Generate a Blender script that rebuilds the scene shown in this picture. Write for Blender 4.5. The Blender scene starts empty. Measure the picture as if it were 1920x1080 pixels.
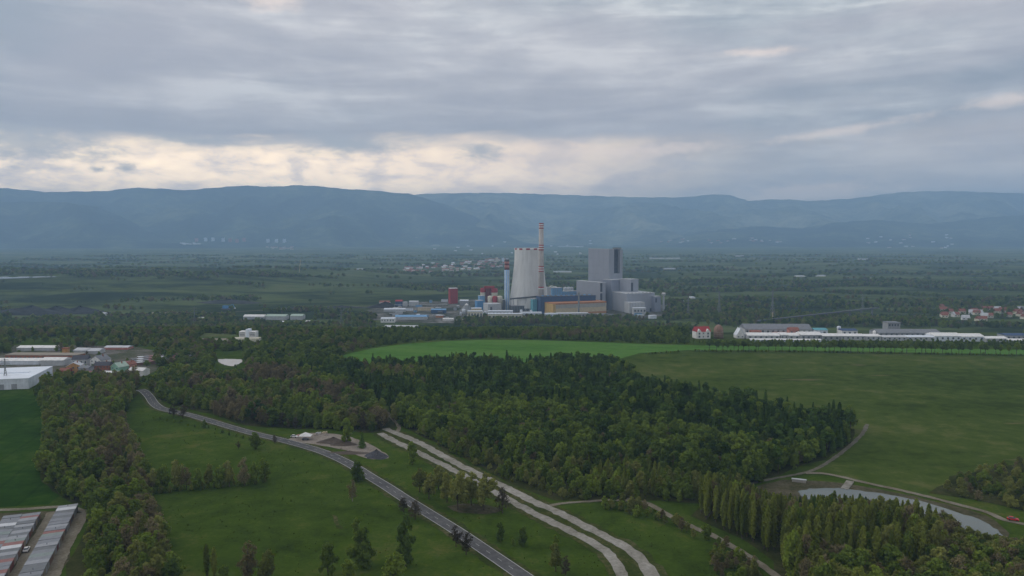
import bpy, bmesh, math, random
import numpy as np
from mathutils import Vector, Matrix

random.seed(7)
SC = bpy.context.scene
COL = SC.collection
R = math.radians

# ------------------------------------------------------------------ camera
FPX, CAMH, PITCH = 1450.0, 120.0, math.atan(100.0 / 1450.0)
cam_data = bpy.data.cameras.new("camera")
cam_data.sensor_width = 36.0
cam_data.lens = 36.0 * FPX / 1920.0
cam_data.clip_start = 1.0
cam_data.clip_end = 60000.0
cam = bpy.data.objects.new("camera", cam_data)
cam.location = (0, 0, CAMH)
cam.rotation_euler = (math.pi / 2 - PITCH, 0, 0)
COL.objects.link(cam)
SC.camera = cam

# ------------------------------------------------------------------ view
SC.view_settings.view_transform = 'Standard'
SC.view_settings.look = 'None'
SC.view_settings.exposure = 0.0
SC.view_settings.gamma = 1.0
SC.view_settings.use_curve_mapping = False
SC.cycles.use_denoising = True
SC.cycles.max_bounces = 5
SC.cycles.diffuse_bounces = 2
SC.cycles.glossy_bounces = 2
SC.cycles.transmission_bounces = 2
SC.cycles.volume_bounces = 2
SC.cycles.transparent_max_bounces = 4
SC.cycles.use_adaptive_sampling = True
SC.cycles.adaptive_threshold = 0.02

# ------------------------------------------------------------------ node helper
class NT:
    def __init__(self, tree):
        self.t = tree
    def new(self, typ, **kw):
        n = self.t.nodes.new(typ)
        for k, v in kw.items():
            setattr(n, k, v)
        return n
    def put(self, sock, v):
        if isinstance(v, bpy.types.NodeSocket):
            self.t.links.new(v, sock)
        elif v is not None:
            if hasattr(sock.default_value, '__len__') and not hasattr(v, '__len__'):
                v = (v, v, v)
            if hasattr(sock.default_value, '__len__') and len(sock.default_value) == 4 and len(v) == 3:
                v = (*v, 1)
            sock.default_value = v
    def m(self, op, a, b=None, c=None, clamp=False):
        n = self.new('ShaderNodeMath', operation=op, use_clamp=clamp)
        for i, v in enumerate((a, b, c)):
            if v is not None:
                self.put(n.inputs[i], v)
        return n.outputs[0]
    def vm(self, op, a, b=None):
        n = self.new('ShaderNodeVectorMath', operation=op)
        self.put(n.inputs[0], a)
        if b is not None:
            self.put(n.inputs[1], b)
        return n.outputs[0]
    def xyz(self, x, y, z):
        n = self.new('ShaderNodeCombineXYZ')
        for i, v in enumerate((x, y, z)):
            self.put(n.inputs[i], v)
        return n.outputs[0]
    def sep(self, v):
        n = self.new('ShaderNodeSeparateXYZ')
        self.put(n.inputs[0], v)
        return n.outputs
    def noise(self, vec, scale, detail=4, rough=0.5, dist=0.0):
        n = self.new('ShaderNodeTexNoise')
        self.put(n.inputs['Vector'], vec)
        n.inputs['Scale'].default_value = scale
        n.inputs['Detail'].default_value = detail
        n.inputs['Roughness'].default_value = rough
        n.inputs['Distortion'].default_value = dist
        return n.outputs['Fac']
    def smooth(self, v, a, b, lo=0.0, hi=1.0):
        n = self.new('ShaderNodeMapRange', interpolation_type='SMOOTHSTEP')
        self.put(n.inputs['Value'], v)
        self.put(n.inputs['From Min'], a)
        self.put(n.inputs['From Max'], b)
        self.put(n.inputs['To Min'], lo)
        self.put(n.inputs['To Max'], hi)
        return n.outputs[0]
    def mix(self, f, a, b):
        n = self.new('ShaderNodeMix', data_type='RGBA')
        self.put(n.inputs[0], f)
        self.put(n.inputs[6], a)
        self.put(n.inputs[7], b)
        return n.outputs[2]
    def ramp(self, f, stops):
        n = self.new('ShaderNodeValToRGB')
        e = n.color_ramp.elements
        while len(e) < len(stops):
            e.new(0.5)
        for el, (p, c) in zip(e, stops):
            el.position = p
            el.color = (*c, 1) if len(c) == 3 else c
        self.put(n.inputs[0], f)
        return n.outputs[0]

# ------------------------------------------------------------------ sky
SUN_AZ, SUN_EL = R(-68), R(32)      # azimuth from the view direction (+Y), negative = left
world = bpy.data.worlds.new("World")
SC.world = world
world.use_nodes = True
world.cycles.sampling_method = 'MANUAL'
world.cycles.sample_map_resolution = 256
wt = world.node_tree
wt.nodes.clear()
W = NT(wt)
tc = W.new('ShaderNodeTexCoord').outputs['Generated']
dx, dy, dz = W.sep(W.vm('NORMALIZE', tc))
el = W.m('ARCSINE', dz)
az = W.m('ARCTAN2', dx, dy)
q = W.xyz(W.m('MULTIPLY', dx, 2.6), W.m('MULTIPLY', dy, 2.6), W.m('MULTIPLY', dz, 11.0))
q2 = W.xyz(W.m('MULTIPLY', dx, 2.6), W.m('MULTIPLY', dy, 2.6), W.m('MULTIPLY', dz, 22.0))
q3 = W.xyz(W.m('MULTIPLY', dx, 9.0), W.m('MULTIPLY', dy, 9.0), W.m('MULTIPLY', dz, 24.0))
nA = W.noise(W.vm('ADD', q, (3.1, 7.7, 1.9)), 1.0, 5, 0.5, 0.35)
nB = W.noise(W.vm('ADD', q2, (11.3, 2.2, 5.0)), 1.7, 6, 0.55, 0.5)
nC = W.noise(W.vm('ADD', q3, (1.3, 9.2, 4.0)), 1.0, 7, 0.62, 0.2)
nE = W.noise(W.vm('ADD', q3, (7.3, 3.2, 2.0)), 3.0, 6, 0.65, 0.1)
nD = W.noise(W.vm('ADD', q, (21.3, 19.2, 14.0)), 0.8, 3, 0.5, 0.2)
tone = W.m('ADD', W.m('MULTIPLY', nA, 0.36), W.m('ADD', W.m('MULTIPLY', nB, 0.38), W.m('MULTIPLY', nC, 0.26)))
cloud = W.ramp(tone, [(0.42, (0.378, 0.42, 0.472)), (0.475, (0.485, 0.518, 0.552)),
                      (0.53, (0.655, 0.675, 0.685)), (0.59, (0.95, 0.955, 0.925))])
cloud = W.mix(W.smooth(W.m('ADD', el, W.m('MULTIPLY', W.m('SUBTRACT', nA, 0.5), 0.1)), 0.23, 0.12, 0.0, 0.55), cloud, W.vm('MULTIPLY', cloud, (0.70, 0.69, 0.72)))
# lavender cast in part of the deck
cloud = W.mix(W.smooth(nD, 0.38, 0.60, 0.0, 0.75), cloud, W.mix(0.55, cloud, (0.72, 0.63, 0.65)))
# the broken belt under the deck towards the set sun
def blob(a0, e0, wa, we, amp=0.9, soft=0.55, rot=0.0):
    ua = W.m('SUBTRACT', az, a0)
    ue = W.m('SUBTRACT', W.m('SUBTRACT', el, e0), W.m('MULTIPLY', ua, rot))
    d = W.m('SQRT', W.m('ADD', W.m('POWER', W.m('DIVIDE', ua, wa), 2.0),
                        W.m('POWER', W.m('DIVIDE', ue, we), 2.0)))
    d = W.m('ADD', d, W.m('MULTIPLY', W.m('SUBTRACT', nE, 0.5), amp * 4.5))
    return W.smooth(d, 1.0 + soft, 1.0 - soft)
def pa(x): return math.atan((x - 960) / FPX)
def pe(y): return math.atan((440 - y) / FPX)
g_az = W.m('MULTIPLY', W.smooth(az, 0.34, -0.06), W.smooth(az, -1.6, -0.9))
thr = W.m('ADD', 0.103, W.m('MULTIPLY', W.smooth(az, -0.45, 0.0), 0.018))
te = W.m('ADD', el, W.m('ADD', W.m('MULTIPLY', W.m('SUBTRACT', nB, 0.5), 0.032), W.m('MULTIPLY', W.m('SUBTRACT', nC, 0.5), 0.022)))
gap = W.m('MULTIPLY', W.smooth(W.m('SUBTRACT', te, thr), 0.014, -0.010), W.m('ADD', 0.12, W.m('MULTIPLY', g_az, 0.88)))
low = W.noise(W.vm('ADD', q3, (5.3, 1.2, 8.0)), 1.5, 7, 0.62, 0.2)
warm = W.ramp(low, [(0.33, (1.45, 1.17, 0.95)), (0.42, (2.0, 1.57, 1.18)), (0.51, (2.75, 2.08, 1.38)), (0.64, (3.4, 2.58, 1.6))])
# more muted, pinker away from the glow
warm = W.mix(W.smooth(az, 0.02, -0.30), W.mix(0.5, warm, (1.32, 1.02, 0.86)), warm)
warm = W.vm('MULTIPLY', warm, W.xyz(*[W.smooth(el, 0.12, 0.055, 0.86, 1.22)] * 3))
sky = W.mix(gap, cloud, warm)
for (x, y, wx, wy, rot) in [(1240, 284, 95, 7, 0.03), (1560, 264, 90, 6, 0.12), (1900, 229, 55, 8, 0.08),
                            (1500, 364, 130, 14, 0.0), (1480, 368, 90, 10, 0.0), (1540, 368, 90, 9, 0.0), (515, 28, 45, 12, 0.0), (1420, 120, 60, 6, 0.0), (1120, 290, 110, 14, 0)]:
    sky = W.mix(W.m('MULTIPLY', blob(pa(x), pe(y), wx / FPX, wy / FPX, 0.8, 0.95, rot), 0.42), sky, (1.6, 1.25, 1.0))
for (x, y, wx, wy) in [(650, 277, 78, 15), (903, 286, 34, 13), (70, 300, 95, 26), (240, 330, 13, 5), (186, 333, 12, 5), (370, 279, 60, 7)]:
    sky = W.mix(W.m('MULTIPLY', blob(pa(x), pe(y), wx / FPX, wy / FPX, 0.8, 0.8), 0.8), sky, (0.56, 0.56, 0.58))
nish = W.new('ShaderNodeTexSky')
nish.sky_type = 'NISHITA'
nish.sun_disc = False
nish.sun_elevation = SUN_EL
nish.sun_rotation = SUN_AZ
sky = W.mix(0.10, sky, W.vm('MULTIPLY', nish.outputs[0], (0.10, 0.10, 0.10)))
bg = W.new('ShaderNodeBackground')
W.put(bg.inputs[0], sky)
bg.inputs[1].default_value = 1.0
wo = W.new('ShaderNodeOutputWorld')
wt.links.new(bg.outputs[0], wo.inputs[0])

# ------------------------------------------------------------------ sun (veiled by the overcast)
sd = bpy.data.lights.new("sun", 'SUN')
sd.energy = 1.2
sd.angle = R(70)
sd.color = (1.0, 0.95, 0.88)
sun = bpy.data.objects.new("sun", sd)
COL.objects.link(sun)
sun.rotation_euler = Vector((-math.sin(SUN_AZ) * math.cos(SUN_EL), -math.cos(SUN_AZ) * math.cos(SUN_EL), -math.sin(SUN_EL))).to_track_quat('-Z', 'Y').to_euler()

# ------------------------------------------------------------------ terrain height and pixel helpers
def sstep(a, b, v):
    t = min(1.0, max(0.0, (v - a) / (b - a)))
    return t * t * (3 - 2 * t)
def bump(x, y, cx, cy, rx, ry):
    d = ((x - cx) / rx) ** 2 + ((y - cy) / ry) ** 2
    return 0.0 if d >= 1 else (1 - d) ** 2
def gz(x, y):
    z = -45.0 * sstep(890, 1330, y)
    if y > 1700:      # old spoil heap, terraced, on the left of the plain
        w = 1 - sstep(-1100, -420, x - 0.12 * (y - 2000))
        if w > 0:
            wob = 25 * math.sin(x * 0.011) + 18 * math.sin(x * 0.023 + 1.3) + 9 * math.sin(x * 0.061)
            yy = y + wob
            h = 13 * sstep(1960, 2060, yy) + 9 * sstep(2180, 2290, yy) + 12 * sstep(2420, 2600, yy)
            h *= 1 - sstep(3000, 3700, y)
            z += h * w
        z += 9 * bump(x, y, 900, 3000, 900, 500)
        z += 14 * bump(x, y, 1700, 4300, 1400, 700)
    return z
FWD = Vector((0, math.cos(PITCH), -math.sin(PITCH)))
UPV = Vector((0, math.sin(PITCH), math.cos(PITCH)))
def ray(px, py):
    return FWD + Vector((1, 0, 0)) * ((px - 960) / FPX) + UPV * ((540 - py) / FPX)
def P(px, py):
    """the ground point seen at a photo pixel"""
    d = ray(px, py)
    d = d / d.y
    lo, hi = 100.0, 100.0
    while hi < 18000:
        hi = lo * 1.015 + 2
        if CAMH + d.z * hi <= gz(d.x * hi, hi):
            break
        lo = hi
    for _ in range(30):
        mid = (lo + hi) / 2
        if CAMH + d.z * mid <= gz(d.x * mid, mid):
            hi = mid
        else:
            lo = mid
    return Vector((d.x * hi, hi, gz(d.x * hi, hi)))
def at(px, py, depth):
    d = ray(px, py)
    d = d / d.y
    return Vector((d.x * depth, depth, CAMH + d.z * depth))

# ------------------------------------------------------------------ materials
MATS = {}
def mat(name, col, rough=0.85, var=0.12, scale=0.4, spec=0.25, metal=0.0, bump_s=0.0):
    """plain procedural paint / concrete: colour broken up by two noises"""
    if name in MATS:
        return MATS[name]
    m = bpy.data.materials.new(name)
    m.use_nodes = True
    T = NT(m.node_tree)
    b = m.node_tree.nodes['Principled BSDF']
    co = T.new('ShaderNodeTexCoord').outputs['Object']
    n1 = T.noise(co, scale, 5, 0.6)
    n2 = T.noise(T.vm('MULTIPLY', co, (1.0, 1.0, 0.12)), scale * 3.1, 4, 0.6)
    f = T.m('ADD', T.m('MULTIPLY', n1, 0.6), T.m('MULTIPLY', n2, 0.4))
    c = T.mix(T.smooth(f, 0.36, 0.64), tuple(v * (1 - var) for v in col), tuple(min(1, v * (1 + var)) for v in col))
    T.put(b.inputs['Base Color'], c)
    b.inputs['Roughness'].default_value = rough
    b.inputs['Specular IOR Level'].default_value = spec
    b.inputs['Metallic'].default_value = metal
    MATS[name] = m
    return m

def ground_mat(name, stops, scale, detail=6, fine=0.35, fscale=0.25, rough=0.95, stretch=(1, 1, 1), patch=None, lines=None):
    """vegetation or soil sheet: large patches plus fine speckle, stops = colour ramp"""
    m = bpy.data.materials.new(name)
    m.use_nodes = True
    T = NT(m.node_tree)
    b = m.node_tree.nodes['Principled BSDF']
    g = T.new('ShaderNodeNewGeometry').outputs['Position']
    gs = T.vm('MULTIPLY', g, stretch)
    n1 = T.noise(gs, scale, detail, 0.62, 0.3)
    n2 = T.noise(g, fscale, 5, 0.7)
    f = T.m('ADD', T.m('MULTIPLY', n1, 1 - fine), T.m('MULTIPLY', n2, fine))
    c = T.ramp(f, stops)
    if patch:
        pc, pscale, a, b2 = patch
        n3 = T.noise(T.vm('MULTIPLY', gs, (0.6, 1.0, 1.0)), pscale, 4, 0.6)
        c = T.mix(T.smooth(n3, a, b2, 0, 0.85), c, pc)
    if lines:         # tramlines left by the tractor
        lx, ly, every = lines
        px_, py_, _ = T.sep(g)
        u = T.m('ADD', T.m('ADD', T.m('MULTIPLY', px_, lx / every), T.m('MULTIPLY', py_, ly / every)), T.m('MULTIPLY', T.noise(g, 0.01, 2), 0.5))
        d = T.m('ABSOLUTE', T.m('SUBTRACT', T.m('FRACT', u), 0.5))
        c = T.mix(T.smooth(d, 0.07, 0.02, 0.0, 0.45), c, T.vm('MULTIPLY', c, (0.62, 0.62, 0.7)))
    T.put(b.inputs['Base Color'], c)
    b.inputs['Roughness'].default_value = rough
    b.inputs['Specular IOR Level'].default_value = 0.0
    MATS[name] = m
    return m

# ------------------------------------------------------------------ object helpers
def link(o, parent=None):
    COL.objects.link(o)
    if parent is not None:
        o.parent = parent
    return o
def tag(o, label=None, cat=None, group=None, kind=None):
    for k, v in (('label', label), ('category', cat), ('group', group), ('kind', kind)):
        if v:
            o[k] = v
    return o
def mesh_obj(name, verts, faces, m=None, parent=None, smooth=False):
    me = bpy.data.meshes.new(name)
    me.from_pydata([tuple(v) for v in verts], [], faces)
    if m:
        me.materials.append(m)
    if smooth:
        me.polygons.foreach_set('use_smooth', [True] * len(me.polygons))
    me.update()
    return link(bpy.data.objects.new(name, me), parent)
def empty(name, loc=(0, 0, 0), rz=0.0):
    o = bpy.data.objects.new(name, None)
    o.location = loc
    o.rotation_euler = (0, 0, rz)
    return link(o)
class MB:
    """collects vertices and faces of ONE part"""
    def __init__(self):
        self.v, self.f = [], []
    def add(self, v, f):
        k = len(self.v)
        self.v += [tuple(p) for p in v]
        self.f += [tuple(i + k for i in q) for q in f]
        return self
    def box(self, x0, x1, y0, y1, z0, z1):
        return self.add([(x0, y0, z0), (x1, y0, z0), (x1, y1, z0), (x0, y1, z0), (x0, y0, z1), (x1, y0, z1), (x1, y1, z1), (x0, y1, z1)],
                        [(3, 2, 1, 0), (4, 5, 6, 7), (0, 1, 5, 4), (1, 2, 6, 5), (2, 3, 7, 6), (3, 0, 4, 7)])
    def gable(self, x0, x1, y0, y1, z0, z1, along='x', over=0.0):
        """prism roof"""
        x0, x1, y0, y1 = x0 - over, x1 + over, y0 - over, y1 + over
        if along == 'x':
            ym = (y0 + y1) / 2
            v = [(x0, y0, z0), (x1, y0, z0), (x1, y1, z0), (x0, y1, z0), (x0, ym, z1), (x1, ym, z1)]
            f = [(3, 2, 1, 0), (0, 1, 5, 4), (2, 3, 4, 5), (1, 2, 5), (3, 0, 4)]
        else:
            xm = (x0 + x1) / 2
            v = [(x0, y0, z0), (x1, y0, z0), (x1, y1, z0), (x0, y1, z0), (xm, y0, z1), (xm, y1, z1)]
            f = [(3, 2, 1, 0), (0, 1, 4), (1, 2, 5, 4), (2, 3, 5), (3, 0, 4, 5)]
        return self.add(v, f)
    def lathe(self, prof, n=24, cx=0, cy=0, caps=True):
        v, f = [], []
        for r, z in prof:
            for i in range(n):
                a = 2 * math.pi * i / n
                v.append((cx + r * math.cos(a), cy + r * math.sin(a), z))
        for k in range(len(prof) - 1):
            for i in range(n):
                j = (i + 1) % n
                f.append((k * n + i, k * n + j, (k + 1) * n + j, (k + 1) * n + i))
        if caps:
            f.append(tuple(range(n))[::-1])
            f.append(tuple(range((len(prof) - 1) * n, len(prof) * n)))
        return self.add(v, f)
    def bar(self, a, b, r):
        a, b = Vector(a), Vector(b)
        d = (b - a).normalized()
        s = d.orthogonal().normalized() * r
        t = d.cross(s)
        v = [a + s, a + t, a - s, a - t, b + s, b + t, b - s, b - t]
        return self.add(v, [(0, 1, 5, 4), (1, 2, 6, 5), (2, 3, 7, 6), (3, 0, 4, 7), (3, 2, 1, 0), (4, 5, 6, 7)])
    def build(self, name, m, parent=None, smooth=False):
        return mesh_obj(name, self.v, self.f, m, parent, smooth)

def inside(poly, x, y):
    c, n = False, len(poly)
    for i in range(n):
        x1, y1 = poly[i]
        x2, y2 = poly[i - 1]
        if (y1 > y) != (y2 > y) and x < (x2 - x1) * (y - y1) / (y2 - y1) + x1:
            c = not c
    return c
def spline(pts, step=3.0):
    """Catmull-Rom through 2-d points, resampled"""
    p = [Vector((a[0], a[1])) for a in pts]
    p = [2 * p[0] - p[1]] + p + [2 * p[-1] - p[-2]]
    out = []
    for i in range(1, len(p) - 2):
        n = max(1, int((p[i + 1] - p[i]).length / step))
        for k in range(n):
            t = k / n
            out.append(0.5 * ((2 * p[i]) + (p[i + 1] - p[i - 1]) * t + (2 * p[i - 1] - 5 * p[i] + 4 * p[i + 1] - p[i + 2]) * t * t + (3 * p[i] - p[i - 1] - 3 * p[i + 1] + p[i + 2]) * t ** 3))
    out.append(p[-2])
    return out
def ribbon(name, pts, width, z, m, parent=None, off=0.0, ragged=0.0, seed=1, cross=1):
    rnd = random.Random(seed)
    v, f = [], []
    for i, c in enumerate(pts):
        d = (pts[min(i + 1, len(pts) - 1)] - pts[max(i - 1, 0)]).normalized()
        nrm = Vector((-d.y, d.x))
        a = c + nrm * (off + width / 2 + rnd.uniform(-ragged, ragged))
        b = c + nrm * (off - width / 2 + rnd.uniform(-ragged, ragged))
        for q in (a, b):
            v.append((q.x, q.y, gz(q.x, q.y) + z))
    for i in range(len(pts) - 1):
        f.append((2 * i + 1, 2 * i + 3, 2 * i + 2, 2 * i))
    return mesh_obj(name, v, f, m, parent)
def sheet(name, poly, z, m, smooth_step=None, kind='structure', parent=None, ragged=0.0, seed=3):
    """flat or draped sheet from ground points (x, y)"""
    pts = [Vector(p[:2]) for p in poly]
    if smooth_step:
        pts = spline(pts + [pts[0]], smooth_step)[:-1]
    rnd = random.Random(seed)
    if ragged:
        pts = [p + Vector((rnd.uniform(-1, 1), rnd.uniform(-1, 1))) * ragged for p in pts]
    bm = bmesh.new()
    vs = [bm.verts.new((p.x, p.y, gz(p.x, p.y) + z)) for p in pts]
    bm.faces.new(vs)
    bmesh.ops.triangulate(bm, faces=bm.faces[:])
    bm.normal_update()
    if sum(fc.normal.z for fc in bm.faces) < 0:
        bmesh.ops.reverse_faces(bm, faces=bm.faces[:])
    me = bpy.data.meshes.new(name)
    bm.to_mesh(me)
    bm.free()
    me.materials.append(m)
    o = link(bpy.data.objects.new(name, me), parent)
    if parent is None:
        o['kind'] = kind
    return o
def pix(poly):
    return [tuple(P(x, y)[:2]) for x, y in poly]

# ================================================================== THE SETTING
# ---- ground: one sheet to the foot of the mountains and beyond
def build_ground():
    ys = [-400.0]
    while ys[-1] < 18500:
        y = ys[-1]
        ys.append(y + (60 if y < 860 else 11 if y < 1360 else 30 if y < 3800 else 200))
    ss = np.linspace(-1, 1, 141)
    v, f = [], []
    for y in ys:
        half = 700 + max(0, y) * 1.05
        for s in ss:
            x = s * half
            v.append((x, y, gz(x, y)))
    n = len(ss)
    for j in range(len(ys) - 1):
        for i in range(n - 1):
            f.append((j * n + i, j * n + i + 1, (j + 1) * n + i + 1, (j + 1) * n + i))
    m = bpy.data.materials.new("land_cover")
    m.use_nodes = True
    T = NT(m.node_tree)
    b = m.node_tree.nodes['Principled BSDF']
    g = T.new('ShaderNodeNewGeometry').outputs['Position']
    gx, gy, _ = T.sep(g)
    # near: meadow
    a = T.m('ADD', T.m('MULTIPLY', T.noise(g, 0.014, 6, 0.62, 0.4), 0.42), T.m('ADD', T.m('MULTIPLY', T.noise(g, 0.085, 5, 0.65, 0.3), 0.36), T.m('MULTIPLY', T.noise(g, 0.6, 4, 0.7), 0.22)))
    meadow = T.ramp(a, [(0.39, (0.026, 0.044, 0.007)), (0.46, (0.042, 0.071, 0.009)), (0.53, (0.055, 0.090, 0.012)), (0.61, (0.100, 0.108, 0.028))])
    # far: patchwork of woods, rough grass, fields
    gp = T.vm('MULTIPLY', g, (0.55, 1.0, 1.0))
    w1 = T.noise(gp, 0.0042, 7, 0.6, 0.6)
    w2 = T.noise(gp, 0.03, 5, 0.65)
    ww = T.m('ADD', T.m('MULTIPLY', w1, 0.7), T.m('MULTIPLY', w2, 0.3))
    far = T.ramp(ww, [(0.36, (0.016, 0.026, 0.012)), (0.45, (0.030, 0.046, 0.018)), (0.50, (0.062, 0.082, 0.030)),
                      (0.56, (0.090, 0.122, 0.042)), (0.66, (0.120, 0.125, 0.058))])
    open_ = T.ramp(ww, [(0.40, (0.034, 0.052, 0.024)), (0.47, (0.075, 0.105, 0.045)), (0.53, (0.115, 0.145, 0.065)), (0.62, (0.19, 0.19, 0.11))])
    far = T.mix(T.smooth(gy, 2400, 5200, 0.0, 0.9), far, open_)
    c = T.mix(T.smooth(T.m('ADD', gy, T.m('MULTIPLY', w2, 60)), 880, 960), meadow, far)
    T.put(b.inputs['Base Color'], c)
    b.inputs['Roughness'].default_value = 0.95
    b.inputs['Specular IOR Level'].default_value = 0.0
    o = mesh_obj('ground', v, f, m)
    o['kind'] = 'structure'
build_ground()

# ---- mountains
def noise1(seed, n_oct, f0):
    r = random.Random(seed)
    t = [(f0 * 2 ** k, r.uniform(0, 6.28), 0.5 ** k) for k in range(n_oct)]
    return lambda u: sum(a * math.sin(f * u + ph) for f, ph, a in t)
def mountain(name, crest, foot_depth, crest_depth, mt, seed, x0=-300, x1=2220, back=900, rough=1.0):
    """crest: photo skyline points; the ridge stands at crest_depth and runs down to foot_depth"""
    from mathutils import noise as mn
    cx = [c[0] for c in crest]
    cy = [c[1] for c in crest]
    n1, n3 = noise1(seed, 3, 0.02), noise1(seed + 2, 3, 0.09)
    cols, rows = 420, 70
    v, f = [], []
    for i in range(cols + 1):
        px = x0 + (x1 - x0) * i / cols
        py = float(np.interp(px, cx, cy)) + 0.4 * n3(px * 1.7)
        depth = crest_depth * (1 + 0.02 * n1(px))
        top = at(px, py, depth)
        H = max(30.0, top.z + 45)
        for j in range(rows + 1):
            if j <= rows - 8:
                t = j / (rows - 8)
                d = foot_depth + (depth - foot_depth) * t
                x = top.x * d / depth
                q = Vector((x / 1500.0 + seed, d / 2600.0, seed * 0.7))
                spur = 1 - abs(mn.noise(q)) * 1.7 - abs(mn.noise(q * 2.7)) * 0.7
                fine = mn.noise(q * 7.0) * 0.5 + mn.noise(q * 17.0) * 0.25
                s = t ** 1.35 + rough * 0.34 * t * (1 - t) * (spur - 0.25) * 1.6 + 0.05 * rough * fine * math.sin(math.pi * t)
                z = -48 + H * s
                z = min(z, -45 + H * (1 - 0.55 * (1 - t)) - 4 * (1 - t))
                if t >= 0.999:
                    z = top.z
            else:
                t = (j - (rows - 8)) / 8
                d = depth + back * t
                z = top.z - H * t * t * 0.8
            k = d / depth
            v.append((top.x * k, d, z))
    n = rows + 1
    for i in range(cols):
        for j in range(rows):
            f.append((i * n + j, (i + 1) * n + j, (i + 1) * n + j + 1, i * n + j + 1))
    o = mesh_obj(name, v, f, mt, smooth=True)
    o['kind'] = 'structure'
    return o
def mountain_mat(name, stops):
    m = bpy.data.materials.new(name)
    m.use_nodes = True
    T = NT(m.node_tree)
    b_ = m.node_tree.nodes['Principled BSDF']
    g_ = T.new('ShaderNodeNewGeometry').outputs['Position']
    w_ = T.m('ADD', T.m('MULTIPLY', T.noise(g_, 0.0011, 7, 0.62, 0.5), 0.6), T.m('MULTIPLY', T.noise(g_, 0.008, 5, 0.7), 0.4))
    T.put(b_.inputs['Base Color'], T.ramp(w_, stops))
    b_.inputs['Roughness'].default_value = 1.0
    b_.inputs['Specular IOR Level'].default_value = 0.0
    return m
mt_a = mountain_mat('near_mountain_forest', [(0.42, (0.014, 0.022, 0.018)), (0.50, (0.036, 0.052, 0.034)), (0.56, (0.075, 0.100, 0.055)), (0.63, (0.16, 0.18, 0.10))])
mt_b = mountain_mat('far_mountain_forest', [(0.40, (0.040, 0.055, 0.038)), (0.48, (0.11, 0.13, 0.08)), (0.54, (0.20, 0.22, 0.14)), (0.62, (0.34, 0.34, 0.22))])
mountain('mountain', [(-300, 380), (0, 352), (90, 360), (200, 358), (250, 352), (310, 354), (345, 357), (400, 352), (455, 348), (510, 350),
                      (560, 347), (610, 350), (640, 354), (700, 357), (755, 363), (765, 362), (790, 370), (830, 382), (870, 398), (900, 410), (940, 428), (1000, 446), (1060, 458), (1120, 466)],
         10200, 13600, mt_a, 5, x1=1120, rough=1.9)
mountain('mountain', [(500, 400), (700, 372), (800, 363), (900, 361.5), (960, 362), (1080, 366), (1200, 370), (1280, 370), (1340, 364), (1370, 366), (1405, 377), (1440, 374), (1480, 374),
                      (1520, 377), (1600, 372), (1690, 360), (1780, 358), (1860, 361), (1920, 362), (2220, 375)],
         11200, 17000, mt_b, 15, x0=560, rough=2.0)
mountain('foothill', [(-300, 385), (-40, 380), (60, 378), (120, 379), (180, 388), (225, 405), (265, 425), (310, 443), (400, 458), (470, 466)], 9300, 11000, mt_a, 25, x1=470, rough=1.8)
mountain('foothill', [(1150, 466), (1240, 448), (1330, 432), (1420, 424), (1500, 428), (1560, 418), (1640, 412), (1740, 420), (1850, 408), (1960, 400), (2220, 405)], 10000, 12600, mt_a, 35, x0=1150, rough=2.0)

# ---- fields, meadow patches, forest floor (sheets a few centimetres apart)
m_field = ground_mat('rough_field', [(0.39, (0.036, 0.056, 0.009)), (0.46, (0.053, 0.081, 0.014)), (0.53, (0.068, 0.096, 0.019)), (0.61, (0.110, 0.120, 0.038))],
                     0.012, 7, 0.5, 0.07, stretch=(0.35, 1, 1), patch=((0.155, 0.125, 0.07), 0.05, 0.63, 0.72))
m_bright = ground_mat('young_crop', [(0.40, (0.064, 0.146, 0.026)), (0.5, (0.082, 0.178, 0.033)), (0.60, (0.104, 0.196, 0.045))], 0.02, 5, 0.4, 0.1, stretch=(0.3, 1, 1), lines=(0.35, 0.94, 24))
m_leftf = ground_mat('left_crop', [(0.40, (0.018, 0.044, 0.005)), (0.5, (0.025, 0.062, 0.006)), (0.60, (0.048, 0.084, 0.013))], 0.016, 6, 0.45, 0.12, lines=(0.97, 0.22, 18))
m_floor = ground_mat('woodland_floor', [(0.38, (0.024, 0.030, 0.009)), (0.5, (0.042, 0.050, 0.015)), (0.62, (0.070, 0.068, 0.030))], 0.08, 6, 0.4, 0.7)
m_mud = ground_mat('bare_mud', [(0.38, (0.048, 0.052, 0.024)), (0.5, (0.080, 0.074, 0.042)), (0.62, (0.125, 0.108, 0.075))], 0.09, 6, 0.5, 0.5)
m_dirt = ground_mat('dirt_track', [(0.36, (0.13, 0.115, 0.080)), (0.5, (0.20, 0.178, 0.135)), (0.64, (0.28, 0.255, 0.205))], 0.12, 6, 0.5, 0.9)
m_greytrack = ground_mat('grey_track', [(0.34, (0.10, 0.095, 0.075)), (0.5, (0.15, 0.14, 0.11)), (0.66, (0.21, 0.19, 0.155))], 0.12, 6, 0.5, 0.9)
m_gravel = ground_mat('gravel_yard', [(0.34, (0.17, 0.145, 0.12)), (0.5, (0.26, 0.225, 0.19)), (0.66, (0.36, 0.32, 0.28))], 0.15, 6, 0.55, 1.2)
m_conc = ground_mat('old_concrete', [(0.37, (0.175, 0.16, 0.13)), (0.45, (0.245, 0.23, 0.197)), (0.54, (0.31, 0.293, 0.258)), (0.64, (0.40, 0.38, 0.345))], 0.07, 7, 0.5, 0.5)
m_asph = ground_mat('asphalt', [(0.38, (0.085, 0.085, 0.088)), (0.5, (0.115, 0.114, 0.116)), (0.62, (0.155, 0.152, 0.150))], 0.05, 6, 0.5, 0.4, rough=0.8)
m_line = mat('line_paint', (0.42, 0.42, 0.40), 0.7, 0.15, 1.0)
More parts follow.
